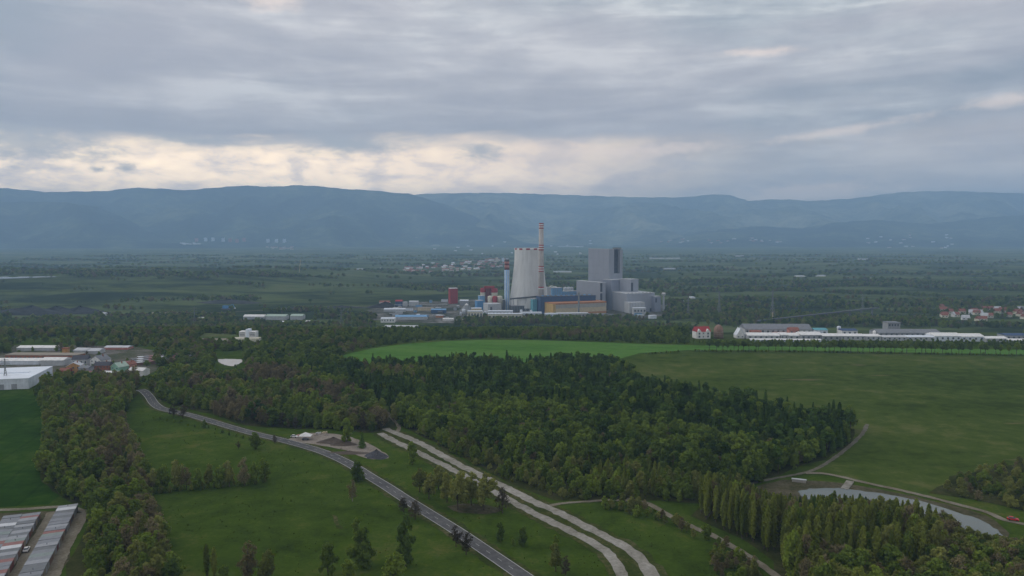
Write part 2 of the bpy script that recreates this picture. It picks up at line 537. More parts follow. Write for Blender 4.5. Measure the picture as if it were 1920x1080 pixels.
m_verge = ground_mat('dry_verge', [(0.40, (0.034, 0.050, 0.012)), (0.5, (0.055, 0.068, 0.018)), (0.60, (0.105, 0.098, 0.045))], 0.07, 6, 0.5, 0.5)

FOREST = pix([(560, 702), (640, 697), (760, 694), (880, 692), (1000, 690), (1100, 686), (1150, 694), (1220, 735), (1300, 752), (1400, 772), (1500, 790), (1600, 806),
              (1584, 838), (1520, 872), (1425, 900), (1370, 925), (1310, 945), (1240, 940), (1190, 938), (1100, 938), (1040, 936), (1005, 926), (960, 906), (900, 876), (840, 845), (795, 820), (758, 800), (735, 775), (690, 745), (600, 715)])
MIDWOOD = pix([(275, 722), (340, 700), (420, 694), (500, 690), (560, 698), (640, 714), (700, 755), (742, 790), (718, 812), (640, 806), (560, 804), (490, 800), (430, 790), (380, 772), (330, 760), (295, 745)])
STRIP = pix([(70, 735), (100, 718), (180, 712), (255, 714), (262, 728), (240, 760), (228, 790), (250, 850), (285, 925), (300, 985), (325, 1090), (330, 1180), (120, 1180), (132, 1060), (160, 985), (160, 955), (112, 928), (72, 880), (88, 800)])
POPLARS = pix([(1300, 968), (1340, 930), (1420, 918), (1500, 940), (1600, 960), (1700, 982), (1800, 1004), (1900, 1020), (2060, 1040), (2060, 1190), (1540, 1190), (1450, 1050), (1350, 992)])
EASTWOOD = pix([(1745, 925), (1790, 895), (1850, 880), (1920, 868), (2080, 862), (2080, 985), (1990, 975), (1900, 955), (1830, 940)])
sheet('field', pix([(1150, 694), (1170, 676), (1210, 664), (1290, 658.5), (1500, 660), (1700, 663.5), (1920, 668), (2250, 676), (2400, 860), (2080, 870), (1920, 885), (1860, 905), (1790, 940), (1640, 908), (1530, 885), (1400, 880), (1300, 820)]), 0.06, m_field)
sheet('field', pix([(622, 676), (650, 664), (700, 653), (760, 645), (830, 640), (900, 637.4), (1000, 638), (1100, 641), (1200, 645), (1320, 648), (1600, 652), (1920, 656), (2300, 662), (2250, 672), (1920, 665), (1500, 657), (1290, 656.5), (1200, 662), (1150, 676), (1100, 700), (800, 700), (640, 690)]), 0.05, m_bright)
sheet('field', pix([(-500, 722), (30, 727), (75, 742), (78, 800), (70, 880), (112, 930), (90, 946), (0, 951), (-400, 955)]), 0.05, m_leftf)
sheet('forest_floor', FOREST, 0.10, m_floor, 12, ragged=2.0)
sheet('forest_floor', MIDWOOD, 0.10, m_floor, 12, ragged=2.0)
sheet('forest_floor', STRIP, 0.10, m_floor, 10, ragged=2.0)
sheet('forest_floor', POPLARS, 0.10, m_floor, 10, ragged=2.0)
sheet('forest_floor', EASTWOOD, 0.10, m_floor, 10, ragged=2.0)

# ---- roads
ROAD = spline(pix([(262, 731), (270, 734), (280, 744), (289, 757), (305, 767), (345, 776), (375, 784), (425, 799), (467, 811), (492, 817), (530, 826), (567, 836), (600, 846),
                   (630, 858), (660, 873), (692, 893), (725, 913), (757, 934), (805, 964), (855, 995), (905, 1029), (955, 1063), (1005, 1098), (1060, 1140)]), 2.5)
ribbon('road_verge', ROAD, 11.0, 0.12, m_verge, ragged=0.8)['kind'] = 'structure'
road = ribbon('road', ROAD, 6.6, 0.22, m_asph)
road['kind'] = 'structure'
ribbon('edge_line', ROAD, 0.28, 0.235, m_line, road, off=3.0)
ribbon('edge_line', ROAD, 0.28, 0.235, m_line, road, off=-3.0)
acc, k = 0.0, 0
for i in range(len(ROAD) - 2, 2, -1):
    acc += (ROAD[i + 1] - ROAD[i]).length
    if acc > 7.5 and k < 60:
        acc, k = 0.0, k + 1
        d = (ROAD[i - 1] - ROAD[i]).normalized()
        n = Vector((-d.y, d.x)) * 0.09
        a, b = ROAD[i], ROAD[i] + d * 3.0
        mesh_obj('lane_dash', [(*(a + n), 0.236), (*(a - n), 0.236), (*(b - n), 0.236), (*(b + n), 0.236)], [(0, 1, 2, 3)], m_line, road)
CR1 = spline(pix([(712, 813), (717, 816), (755, 835), (790, 852), (842, 878), (885, 901), (925, 922), (960, 941), (1010, 968), (1060, 992), (1108, 1017), (1138, 1037), (1155, 1058), (1166, 1082), (1172, 1110), (1174, 1160)]), 2.5)
CR2 = spline(pix([(722, 804), (735, 810), (780, 828), (830, 855), (880, 882), (955, 918), (997, 940), (1035, 956), (1085, 981), (1135, 1007), (1172, 1027), (1196, 1045), (1212, 1064), (1224, 1088), (1232, 1130), (1234, 1170)]), 2.5)
mid = [(a + b) / 2 for a, b in zip(CR1, CR2[:len(CR1)])]
for nm, c, w, s in (('concrete_road', CR1, 4.6, 5), ('concrete_road', CR2, 5.0, 6)):
    ribbon('road_verge', c, w + 5.5, 0.125 + 0.01 * s, m_verge, ragged=1.0, seed=s)['kind'] = 'structure'
    o = ribbon(nm, c, w, 0.24 + 0.01 * s, m_conc, ragged=0.5, seed=s)
    o['kind'] = 'structure'
TRACKS = []
def track(pts, w, seed, z=0.2, m=m_dirt):
    c = spline(pix(pts), 2.5)
    TRACKS.append(c)
    o = ribbon('path', c, w, z, m, ragged=0.3, seed=seed)
    o['kind'] = 'structure'
track([(1028, 950), (1050, 945), (1080, 942), (1115, 940), (1150, 938), (1190, 940)], 2.4, 11, 0.21)
track([(1175, 936), (1205, 942), (1225, 950), (1255, 967), (1292, 986), (1335, 1004), (1380, 1030), (1420, 1055), (1465, 1088), (1500, 1120)], 3.4, 12, 0.22)
track([(1626, 796), (1618, 812), (1592, 838), (1560, 862), (1530, 880), (1500, 889), (1450, 898), (1405, 908)], 2.4, 13, 0.23, m_greytrack)
track([(1510, 888), (1540, 888), (1575, 894), (1620, 905), (1680, 918), (1740, 932), (1790, 945), (1850, 961), (1885, 976), (1930, 985), (2000, 1000)], 3.0, 14, 0.24)
track([(715, 762), (735, 785), (748, 800), (744, 812)], 2.4, 15, 0.215)
track([(-200, 962), (0, 957), (60, 954), (120, 951), (150, 957), (165, 962)], 3.0, 16, 0.2)

# ---- water
m_wat = bpy.data.materials.new('still_water')
m_wat.use_nodes = True
T = NT(m_wat.node_tree)
b_ = m_wat.node_tree.nodes['Principled BSDF']
T.put(b_.inputs['Base Color'], (0.115, 0.135, 0.122))
b_.inputs['Roughness'].default_value = 0.03
b_.inputs['IOR'].default_value = 1.33
b_.inputs['Specular IOR Level'].default_value = 0.5
bp = T.new('ShaderNodeBump')
bp.inputs['Strength'].default_value = 0.03
T.put(bp.inputs['Height'], T.noise(T.new('ShaderNodeNewGeometry').outputs['Position'], 0.6, 3, 0.5))
T.put(b_.inputs['Normal'], bp.outputs[0])
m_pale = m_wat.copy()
m_pale.name = 'pale_cream_water'
m_pale.node_tree.nodes['Principled BSDF'].inputs['Base Color'].default_value = (0.52, 0.45, 0.36, 1)  # small left pond: water given a pale cream base colour
BANK = pix([(1420, 912), (1470, 900), (1520, 902), (1570, 905), (1620, 913), (1680, 924), (1740, 937), (1790, 950), (1850, 968), (1880, 988), (1890, 1010), (1850, 1018), (1780, 1007), (1690, 990), (1610, 967), (1550, 952), (1480, 938), (1430, 925)])
sheet('pond_bank', BANK, 0.14, m_mud, 6, ragged=0.6)
sheet('pond', pix([(1497, 922), (1520, 917.5), (1560, 916), (1600, 919), (1660, 928), (1720, 939), (1762, 951), (1792, 962), (1832, 974), (1862, 990), (1880, 1005), (1850, 1012), (1780, 1002), (1700, 986), (1620, 962), (1560, 947), (1510, 936)]), 0.30, m_wat, 2.5, ragged=0.7)
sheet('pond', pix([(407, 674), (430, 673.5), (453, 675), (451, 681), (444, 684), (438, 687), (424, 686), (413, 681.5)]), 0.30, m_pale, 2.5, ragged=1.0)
sheet('lake', pix([(-200, 524), (0, 523.5), (60, 521.5), (108, 520), (100, 518.6), (0, 519.5), (-200, 520)]), 1.2, m_wat)
# a gravel yard beside the road and a bare patch under the willows
sheet('gravel_yard', pix([(538, 826), (560, 815), (600, 812), (650, 818), (690, 832), (722, 850), (728, 860), (700, 862), (672, 856), (650, 846), (615, 838), (575, 832)]), 0.16, m_gravel, 4, ragged=0.5)
sheet('bare_patch', pix([(840, 950), (870, 944), (920, 948), (940, 957), (910, 964), (860, 962)]), 0.16, m_mud, 4, ragged=0.8)
sheet('bare_patch', pix([(622, 965), (632, 968), (640, 992), (630, 990)]), 0.16, m_verge, 3, ragged=0.8)

m_town = ground_mat('town_yards', [(0.36, (0.060, 0.062, 0.045)), (0.46, (0.085, 0.095, 0.055)), (0.53, (0.135, 0.125, 0.105)), (0.62, (0.21, 0.20, 0.185))], 0.03, 6, 0.4, 0.25)
sheet('yard', pix([(-300, 645), (110, 648), (250, 650), (300, 668), (285, 700), (250, 712), (100, 716), (40, 727), (-300, 722)]), 0.14, m_town, 15, ragged=2)
m_yard = ground_mat('plant_yard', [(0.38, (0.045, 0.055, 0.035)), (0.47, (0.085, 0.088, 0.070)), (0.54, (0.15, 0.145, 0.13)), (0.62, (0.24, 0.235, 0.22))], 0.02, 6, 0.45, 0.12)
sheet('plant_yard', pix([(690, 582), (720, 572), (800, 566), (900, 562), (1000, 562), (1150, 566), (1250, 572), (1262, 586), (1200, 597), (1050, 603), (900, 605), (820, 606), (700, 600)]), 0.5, m_yard, 25, ragged=4)
o = ribbon('road', spline(pix([(-150, 598), (60, 596), (200, 594), (300, 591), (420, 586), (520, 581), (600, 578), (700, 574)]), 20), 9, 0.6, m_greytrack)
o['kind'] = 'structure'
o = ribbon('road', spline(pix([(1262, 578), (1330, 574), (1420, 573), (1500, 577)]), 20), 9, 0.6, m_greytrack)
o['kind'] = 'structure'

# ================================================================== TREES
def leaf_mat(name, c_dark, c_light, trans=0.40):
    m = bpy.data.materials.new(name)
    m.use_nodes = True
    nt = m.node_tree
    nt.nodes.clear()
    T = NT(nt)
    oi = T.new('ShaderNodeObjectInfo').outputs['Random']
    co = T.new('ShaderNodeNewGeometry').outputs['Position']
    n = T.noise(co, 0.35, 3, 0.6)
    big = T.noise(co, 0.02, 3, 0.6)
    f = T.m('ADD', T.m('MULTIPLY', oi, 0.7), T.m('ADD', T.m('MULTIPLY', n, 0.35), T.m('MULTIPLY', T.m('SUBTRACT', big, 0.5), 0.9)))
    c = T.mix(T.smooth(f, 0.1, 0.9), c_dark, c_light)
    d = T.new('ShaderNodeBsdfDiffuse')
    t = T.new('ShaderNodeBsdfTranslucent')
    T.put(d.inputs[0], c)
    T.put(t.inputs[0], c)
    mx = T.new('ShaderNodeMixShader')
    mx.inputs[0].default_value = trans
    nt.links.new(d.outputs[0], mx.inputs[1])
    nt.links.new(t.outputs[0], mx.inputs[2])
    out = T.new('ShaderNodeOutputMaterial')
    nt.links.new(mx.outputs[0], out.inputs[0])
    MATS[name] = m
    return m
L_BROAD = leaf_mat('broadleaf_leaves', (0.088, 0.138, 0.030), (0.205, 0.275, 0.046))
L_FRESH = leaf_mat('fresh_leaves', (0.118, 0.175, 0.031), (0.245, 0.318, 0.050))
L_CONI = leaf_mat('needles', (0.040, 0.074, 0.018), (0.100, 0.166, 0.032), 0.25)
L_OLIVE = leaf_mat('willow_leaves', (0.160, 0.182, 0.046), (0.289, 0.303, 0.084))
L_BUD = leaf_mat('budding_twigs', (0.159, 0.132, 0.065), (0.275, 0.234, 0.126))
L_DARKBUD = leaf_mat('dark_twigs', (0.061, 0.052, 0.037), (0.121, 0.101, 0.068))
L_POP = leaf_mat('poplar_leaves', (0.122, 0.160, 0.030), (0.250, 0.285, 0.055))
L_WEED = leaf_mat('weed_leaves', (0.037, 0.059, 0.011), (0.088, 0.108, 0.026))
M_BARK = mat('bark', (0.085, 0.068, 0.050), 0.9, 0.3, 1.5)
M_PALEBARK = mat('pale_bark', (0.32, 0.29, 0.25), 0.9, 0.3, 1.5)

def quads(cent, nrm, size, rng):
    """leaf-clump quads: centres (n,3), normals (n,3), sizes (n)"""
    n = len(cent)
    a = np.cross(nrm, rng.normal(size=(n, 3)))
    a /= np.linalg.norm(a, axis=1)[:, None] + 1e-9
    b = np.cross(nrm, a)
    s = size[:, None]
    asp = rng.uniform(0.6, 1.0, (n, 1))
    v = np.stack([cent - a * s - b * s * asp, cent + a * s - b * s * asp * 0.6, cent + a * s * 0.7 + b * s * asp, cent - a * s * 0.9 + b * s * asp * 0.8], 1).reshape(-1, 3)
    return v
def np_mesh(name, v, m):
    n = len(v) // 4
    me = bpy.data.meshes.new(name)
    me.vertices.add(len(v))
    me.vertices.foreach_set('co', v.astype(np.float32).ravel())
    me.loops.add(len(v))
    me.loops.foreach_set('vertex_index', np.arange(len(v), dtype=np.int32))
    me.polygons.add(n)
    me.polygons.foreach_set('loop_start', np.arange(0, len(v), 4, dtype=np.int32))
    me.materials.append(m)
    me.update()
    me.validate()
    return me
def limb(mb, pts, r0, r1, n=6):
    k0 = len(mb.v)
    m = len(pts)
    v, f = [], []
    for i, p in enumerate(pts):
        p = Vector(p)
        d = (Vector(pts[min(i + 1, m - 1)]) - Vector(pts[max(i - 1, 0)])).normalized()
        s = d.orthogonal().normalized()
        t = d.cross(s)
        r = r0 + (r1 - r0) * i / (m - 1)
        for k in range(n):
            a = 2 * math.pi * k / n
            v.append(p + (s * math.cos(a) + t * math.sin(a)) * r)
    for i in range(m - 1):
        for k in range(n):
            j = (k + 1) % n
            f.append((i * n + k, i * n + j, (i + 1) * n + j, (i + 1) * n + k))
    mb.add(v, f)
def tree_meshes(kind, seed, lm, bark=None, nleaf=900, size=0.42):
    """unit trees about 10 m tall; returns trunk mesh, crown mesh"""
    rng = np.random.default_rng(seed)
    rnd = random.Random(seed)
    tb = MB()
    if kind in ('round', 'sparse', 'bush', 'shade', 'avenue'):
        H = 10.0
        base = {'round': 0.05, 'sparse': 0.14, 'bush': 0.0, 'shade': 0.20, 'avenue': 0.50}[kind] * H
        rx = {'round': 3.6, 'sparse': 3.2, 'bush': 6.0, 'shade': 3.4, 'avenue': 3.4}[kind]
        cz, rz = (H + base) / 2, (H - base) / 2
        lobes = []
        skew = rng.normal(size=2) * 0.5
        n_l = {'round': 17, 'sparse': 16, 'bush': 11, 'shade': 17, 'avenue': 12}[kind]
        for i in range(n_l):
            t = (i + rng.uniform(0.1, 0.9)) / n_l
            R_t = rx * math.sin(math.pi * min(1.0, t * 0.84 + 0.14)) ** 0.75
            an = i * 2.4 + rng.uniform(-0.7, 0.7)
            k = rng.uniform(0.25, 0.86)
            lobes.append((np.array([R_t * k * math.cos(an) + skew[0] * t, R_t * k * math.sin(an) + skew[1] * t, base + (H - base) * (0.06 + 0.86 * t)]), rx * rng.uniform(0.2, 0.42) * (1.08 - 0.35 * t)))
        lobes.append((np.array([0, 0, cz * 0.95]), rx * 0.5))
        cs, ns = [], []
        tot = sum(r * r for _, r in lobes)
        for c, r in lobes:
            per = max(8, int(nleaf * r * r / tot))
            d = rng.normal(size=(per, 3))
            d /= np.linalg.norm(d, axis=1)[:, None]
            rr = r * (rng.uniform(0.5, 1.22, (per, 1)) if kind != 'sparse' else rng.uniform(0.2, 1.4, (per, 1)))
            cs.append(c + d * rr * np.array([1, 1, 0.85]))
            ns.append(d)
        cent, nrm = np.concatenate(cs), np.concatenate(ns)
        lean = rng.normal(size=2) * 0.3
        limb(tb, [(0, 0, -0.4), (lean[0] * .3, lean[1] * .3, base + 0.8), (lean[0], lean[1], cz + rz * 0.4)], 0.26, 0.08)
        for c, r in (lobes if kind == 'sparse' else lobes[3:12]):
            z0 = max(base * 0.7, min(c[2] * 0.6, base + 0.3 * H))
            limb(tb, [(lean[0] * .3, lean[1] * .3, z0), tuple(c * 0.55 + np.array([0, 0, z0 * 0.45])), tuple(c)], 0.11, 0.03, 5)
            if kind == 'sparse':
                for q in range(2):
                    d = rng.normal(size=3) * r * 0.9
                    d[2] = abs(d[2])
                    limb(tb, [tuple(c * 0.8 + np.array([0, 0, z0 * 0.2])), tuple(c + d)], 0.05, 0.015, 4)
    elif kind == 'spruce':
        H = 10.0
        n = nleaf
        t = rng.uniform(0, 1, n) ** 0.8
        z = 0.8 + (H - 0.8) * (1 - t)
        tier = 0.78 + 0.22 * np.cos(z * 7.5 + rng.uniform(0, 6))
        rad = (0.12 + 2.05 * t ** 0.9) * tier * rng.uniform(0.45, 1.08, n)
        a = rng.uniform(0, 2 * np.pi, n)
        cent = np.stack([rad * np.cos(a), rad * np.sin(a), z - 0.18 * rad], 1)
        nrm = np.stack([np.cos(a), np.sin(a), np.full(n, 0.9)], 1)
        limb(tb, [(0, 0, -0.4), (0, 0, 5), (0, 0, 9.6)], 0.2, 0.04)
    elif kind == 'pine':
        H = 10.0
        cs, ns = [], []
        per = nleaf // 9
        for i in range(9):
            z = rng.uniform(4.2, 9.2)
            a = rng.uniform(0, 6.28)
            rr = rng.uniform(0.2, 1.5) * (1.15 - abs(z - 6.5) / 6)
            d = rng.normal(size=(per, 3))
            d /= np.linalg.norm(d, axis=1)[:, None]
            cs.append(np.array([rr * np.cos(a), rr * np.sin(a), z]) + d * np.array([1.25, 1.25, 0.9]) * rng.uniform(0.5, 1.1, (per, 1)))
            ns.append(d)
        cent, nrm = np.concatenate(cs), np.concatenate(ns)
        limb(tb, [(0, 0, -0.4), (0.1, 0, 5), (0, 0.1, 9.3)], 0.2, 0.05)
    elif kind == 'poplar':
        H = 10.0
        n = nleaf
        t = rng.uniform(0, 1, n)
        z = 1.2 + (H - 1.2) * t
        prof = 1.12 * np.sin(np.pi * np.clip(t * 0.92 + 0.06, 0, 1)) ** 0.55
        a = rng.uniform(0, 2 * np.pi, n)
        wob = 0.66 + 0.36 * np.sin(a * 3 + z * 2.3 + seed) * np.cos(z * 3.1)
        rad = prof * wob * np.sqrt(rng.uniform(0.15, 1.1, n))
        cent = np.stack([rad * np.cos(a), rad * np.sin(a), z + rng.normal(size=n) * 0.1], 1)
        nrm = np.stack([np.cos(a), np.sin(a), np.full(n, 0.35)], 1)
        limb(tb, [(0, 0, -0.3), (0, 0, 5), (0, 0, 9.5)], 0.17, 0.03)
        for i in range(9):
            z0 = 1.2 + i * 0.8
            aa = rnd.uniform(0, 6.28)
            limb(tb, [(0, 0, z0), (0.5 * math.cos(aa), 0.5 * math.sin(aa), z0 + 0.9), (0.8 * math.cos(aa), 0.8 * math.sin(aa), z0 + 2.2)], 0.06, 0.015, 4)
    nrm = nrm + rng.normal(size=nrm.shape) * 0.55
    nrm[:, 2] += 0.25
    nrm /= np.linalg.norm(nrm, axis=1)[:, None]
    sz = size * rng.uniform(0.55, 1.2, len(cent))
    if kind == 'sparse':
        sz *= 0.62
    crown = np_mesh('crown', quads(cent, nrm, sz, rng), lm)
    tm = bpy.data.meshes.new('trunk')
    tm.from_pydata(tb.v, [], tb.f)
    tm.materials.append(bark or M_BARK)
    tm.update()
    return tm, crown
KIND = {}
def reg(key, name, kind, lm, n, nleaf, size, seed, bark=None):
    KIND[key] = (name, [tree_meshes(kind, seed + i, lm, bark, nleaf, size) for i in range(n)])
reg('broad', 'broadleaf_tree', 'round', L_BROAD, 9, 1900, 0.33, 100)
reg('fresh', 'fresh_green_tree', 'round', L_FRESH, 7, 1900, 0.33, 200)
reg('spruce', 'spruce_tree', 'spruce', L_CONI, 5, 1000, 0.34, 300)
reg('pine', 'pine_tree', 'pine', L_CONI, 5, 1000, 0.32, 400)
reg('olive', 'willow_tree', 'shade', L_OLIVE, 6, 1900, 0.29, 500)
reg('bud', 'budding_tree', 'sparse', L_BUD, 7, 1700, 0.34, 600)
reg('dark', 'bare_tree', 'sparse', L_DARKBUD, 5, 1100, 0.32, 700)
reg('poplar', 'poplar_tree', 'poplar', L_POP, 7, 2000, 0.19, 800)
reg('bush', 'bush', 'bush', L_BROAD, 4, 900, 0.5, 900)
reg('lightbush', 'bush', 'bush', L_OLIVE, 4, 900, 0.5, 950)
reg('palebud', 'budding_tree', 'sparse', L_BUD, 3, 1100, 0.34, 980, M_PALEBARK)

reg('avenue', 'avenue_tree', 'avenue', L_BROAD, 5, 900, 0.40, 1200)
reg('weed', 'weed', 'bush', L_WEED, 4, 500, 0.6, 990)
TREE_N = [0]
def plant_tree(key, x, y, h, label, group=None, wide=1.0, rz=None, var=None, z=None):
    """one tree: an Empty at its foot with trunk and crown"""
    name, meshes = KIND[key]
    rnd = random.Random(int(x * 131 + y * 977))
    tm, cm = meshes[(var if var is not None else rnd.randrange(99)) % len(meshes)]
    e = empty(name, (x, y, (gz(x, y) if z is None else z) + 0.1), rnd.uniform(0, 6.28) if rz is None else rz)
    s = h / 10.0
    e.scale = (s * wide, s * wide, s)
    tag(e, label, 'bush' if name == 'bush' else 'tree', group)
    link(bpy.data.objects.new('trunk', tm), e)
    link(bpy.data.objects.new('crown', cm), e)
    TREE_N[0] += 1
    return e

# stuff: the rest of a kind, one object each, instanced on points
SRC = {}
def source_collection(key):
    if key not in SRC:
        c = bpy.data.collections.new('source_' + key)
        for i, (tm, cm) in enumerate(KIND[key][1]):
            v1 = np.empty(len(tm.vertices) * 3, np.float32)
            bm = bmesh.new()
            bm.from_mesh(cm)
            for fc in bm.faces:
                fc.material_index = 0
            k = len(bm.faces)
            bm.from_mesh(tm)
            bm.faces.ensure_lookup_table()
            for fc in bm.faces[k:]:
                fc.material_index = 1
            me = bpy.data.meshes.new('wood_tree')
            bm.to_mesh(me)
            bm.free()
            me.materials.append(cm.materials[0])
            me.materials.append(tm.materials[0])
            c.objects.link(bpy.data.objects.new('wood_tree_%s_%d' % (key, i), me))
        SRC[key] = c
    return SRC[key]
def scatter(name, key, pts, label):
    """pts: list of (x, y, z, height, wide)"""
    if not pts:
        return
    rnd = random.Random(len(pts))
    me = bpy.data.meshes.new(name)
    me.from_pydata([(p[0], p[1], p[2] + 0.05) for p in pts], [], [])
    a = me.attributes.new('sc', 'FLOAT_VECTOR', 'POINT')
    a.data.foreach_set('vector', np.array([(p[3] / 10 * p[4], p[3] / 10 * p[4], p[3] / 10) for p in pts], np.float32).ravel())
    r = me.attributes.new('rot', 'FLOAT_VECTOR', 'POINT')
    r.data.foreach_set('vector', np.array([(rnd.gauss(0, 0.03), rnd.gauss(0, 0.03), rnd.uniform(0, 6.28)) for _ in pts], np.float32).ravel())
    o = link(bpy.data.objects.new(name, me))
    ng = bpy.data.node_groups.new(name, 'GeometryNodeTree')
    ng.interface.new_socket('Geometry', in_out='INPUT', socket_type='NodeSocketGeometry')
    ng.interface.new_socket('Geometry', in_out='OUTPUT', socket_type='NodeSocketGeometry')
    N = ng.nodes
    gi, go = N.new('NodeGroupInput'), N.new('NodeGroupOutput')
    ip = N.new('GeometryNodeInstanceOnPoints')
    ci = N.new('GeometryNodeCollectionInfo')
    ci.inputs['Collection'].default_value = source_collection(key)
    ci.inputs['Separate Children'].default_value = True
    ip.inputs['Pick Instance'].default_value = True
    na = N.new('GeometryNodeInputNamedAttribute'); na.data_type = 'FLOAT_VECTOR'; na.inputs[0].default_value = 'sc'
    nr = N.new('GeometryNodeInputNamedAttribute'); nr.data_type = 'FLOAT_VECTOR'; nr.inputs[0].default_value = 'rot'
    e2r = N.new('FunctionNodeEulerToRotation')
    ri = N.new('FunctionNodeRandomValue'); ri.data_type = 'INT'
    ri.inputs['Min'].default_value = 0
    ri.inputs['Max'].default_value = len(KIND[key][1]) - 1
    LK = ng.links.new
    LK(gi.outputs[0], ip.inputs['Points'])
    LK(ci.outputs[0], ip.inputs['Instance'])
    LK(na.outputs[0], ip.inputs['Scale'])
    LK(nr.outputs[0], e2r.inputs[0])
    LK(e2r.outputs[0], ip.inputs['Rotation'])
    rout = [s for s in ri.outputs if s.type == 'INT'][0]
    LK(rout, ip.inputs['Instance Index'])
    LK(ip.outputs[0], go.inputs[0])
    md = o.modifiers.new('scatter', 'NODES')
    md.node_group = ng
    tag(o, label, None, None, 'stuff')
    return o

# ---- where the woods stand -------------------------------------------------
RW = random.Random(42)
def spaced(poly, spacing, jitter=0.42):
    xs = [p[0] for p in poly]
    ys = [p[1] for p in poly]
    out = []
    y = min(ys)
    row = 0
    while y < max(ys):
        x = min(xs) + (spacing / 2 if row % 2 else 0)
        while x < max(xs):
            a, b = x + RW.uniform(-1, 1) * spacing * jitter, y + RW.uniform(-1, 1) * spacing * jitter
            if inside(poly, a, b):
                out.append((a, b))
            x += spacing
        y += spacing * 0.87
        row += 1
    return out
def to_pix(x, y, z):
    v = Vector((x, y, z - CAMH))
    d = v.dot(FWD)
    return 960 + FPX * v.x / d, 540 - FPX * v.dot(UPV) / d
def vnoise(x, y, s, seed=0):
    return (math.sin(x / s + seed) * math.cos(y / s * 1.3 + seed * 2.1) + math.sin(x / s * 2.3 + y / s * 1.7 + seed) * 0.5 + math.sin(y / s * 3.1 - x / s * 1.1 + seed * 3) * 0.35) / 1.85

WOOD = {}     # key -> list of (x, y, z, h, wide, region)
def put(key, x, y, h, wide, region):
    if region in ('forest', 'midwood', 'strip', 'front'):
        if RW.random() < 0.07:
            return
        h *= 1 + 0.2 * vnoise(x, y, 16, 4.0)
        wide *= RW.uniform(0.65, 1.05)
    WOOD.setdefault(key, []).append((x, y, gz(x, y), h, wide, region))
# central forest: pines and spruces behind and on the right, broadleaf in the middle, pale bushes in front
for (x, y) in spaced(FOREST, 4.3):
    px, py = to_pix(x, y, 0)
    v = vnoise(x, y, 38, 1.0) * 18 + vnoise(x, y, 13, 2.0) * 12
    front = np.interp(px, [735, 900, 1000, 1200, 1350, 1500], [790, 845, 872, 880, 905, 930])
    midb = np.interp(px, [560, 760, 900, 1100, 1250, 1400, 1600], [760, 770, 765, 785, 810, 850, 880])
    if py + v * 0.5 > front:
        k = RW.choice(['fresh', 'broad', 'fresh', 'lightbush', 'olive', 'poplar'] if px > 1100 else ['fresh', 'broad', 'lightbush', 'olive'])
        h = RW.uniform(5, 9) * (0.45 if 'bush' in k else 1.0) * (1.35 if k == 'poplar' else 1)
        put(k, x, y, h, 1.05, 'front')
    elif py + v > midb:
        if RW.random() < 0.07:
            put('bud', x, y, RW.uniform(8, 11), 1.2, 'forest')
        else:
            k = 'broad' if RW.random() < 0.6 else 'fresh' if RW.random() < 0.6 else 'pine'
            put(k, x, y, RW.uniform(7, 14.5), RW.uniform(0.85, 1.3), 'forest')
    else:
        dk = RW.random()
        if px < 800 and vnoise(x, y, 30, 5.0) > 0.25:
            put(RW.choice(['broad', 'bud', 'broad', 'olive']), x, y, RW.uniform(8, 12), 1.1, 'forest')
        elif px > 1080 and py < 735 and vnoise(x, y, 22, 9) > 0.3:
            put('olive' if dk < 0.3 else 'bud', x, y, RW.uniform(9, 13), 0.9, 'forest')
        else:
            put('spruce' if dk < 0.45 else 'pine' if dk < 0.9 else 'broad', x, y, RW.uniform(8.5, 16), RW.uniform(0.9, 1.25), 'forest')
# budding wood left of the forest
for (x, y) in spaced(MIDWOOD, 4.9):
    v = vnoise(x, y, 26, 3.0)
    px, py = to_pix(x, y, 0)
    if 396 < px < 464 and py < 712:
        continue
    if v > 0.30:
        k = 'bud'
    elif v > 0.05:
        k = RW.choice(['bud', 'olive', 'broad', 'dark'])
    else:
        k = RW.choice(['broad', 'fresh', 'broad', 'olive', 'broad'])
    if RW.random() < 0.08:
        k = 'pine'
    put(k, x, y, RW.uniform(5, 12.5), RW.uniform(0.9, 1.35), 'midwood')
# long strip on the left
for (x, y) in spaced(STRIP, 4.7):
    px, py = to_pix(x, y, 0)
    if 40 < px < 168 and py > 948:
        continue
    v = vnoise(x, y, 24, 6.0)
    right = (px - np.interp(py, [715, 800, 930, 1080], [170, 160, 200, 230])) / 60
    if right + v > 0.75:
        k = RW.choice(['bud', 'bud', 'olive', 'olive', 'broad'])
    elif right + v < -0.2:
        k = RW.choice(['broad', 'olive', 'fresh', 'broad', 'lightbush', 'olive'])
    else:
        k = RW.choice(['broad', 'olive', 'fresh', 'bud', 'olive'])
    put(k, x, y, RW.uniform(5.5, 13) * (0.5 if 'bush' in k else 1), 1.1, 'strip')
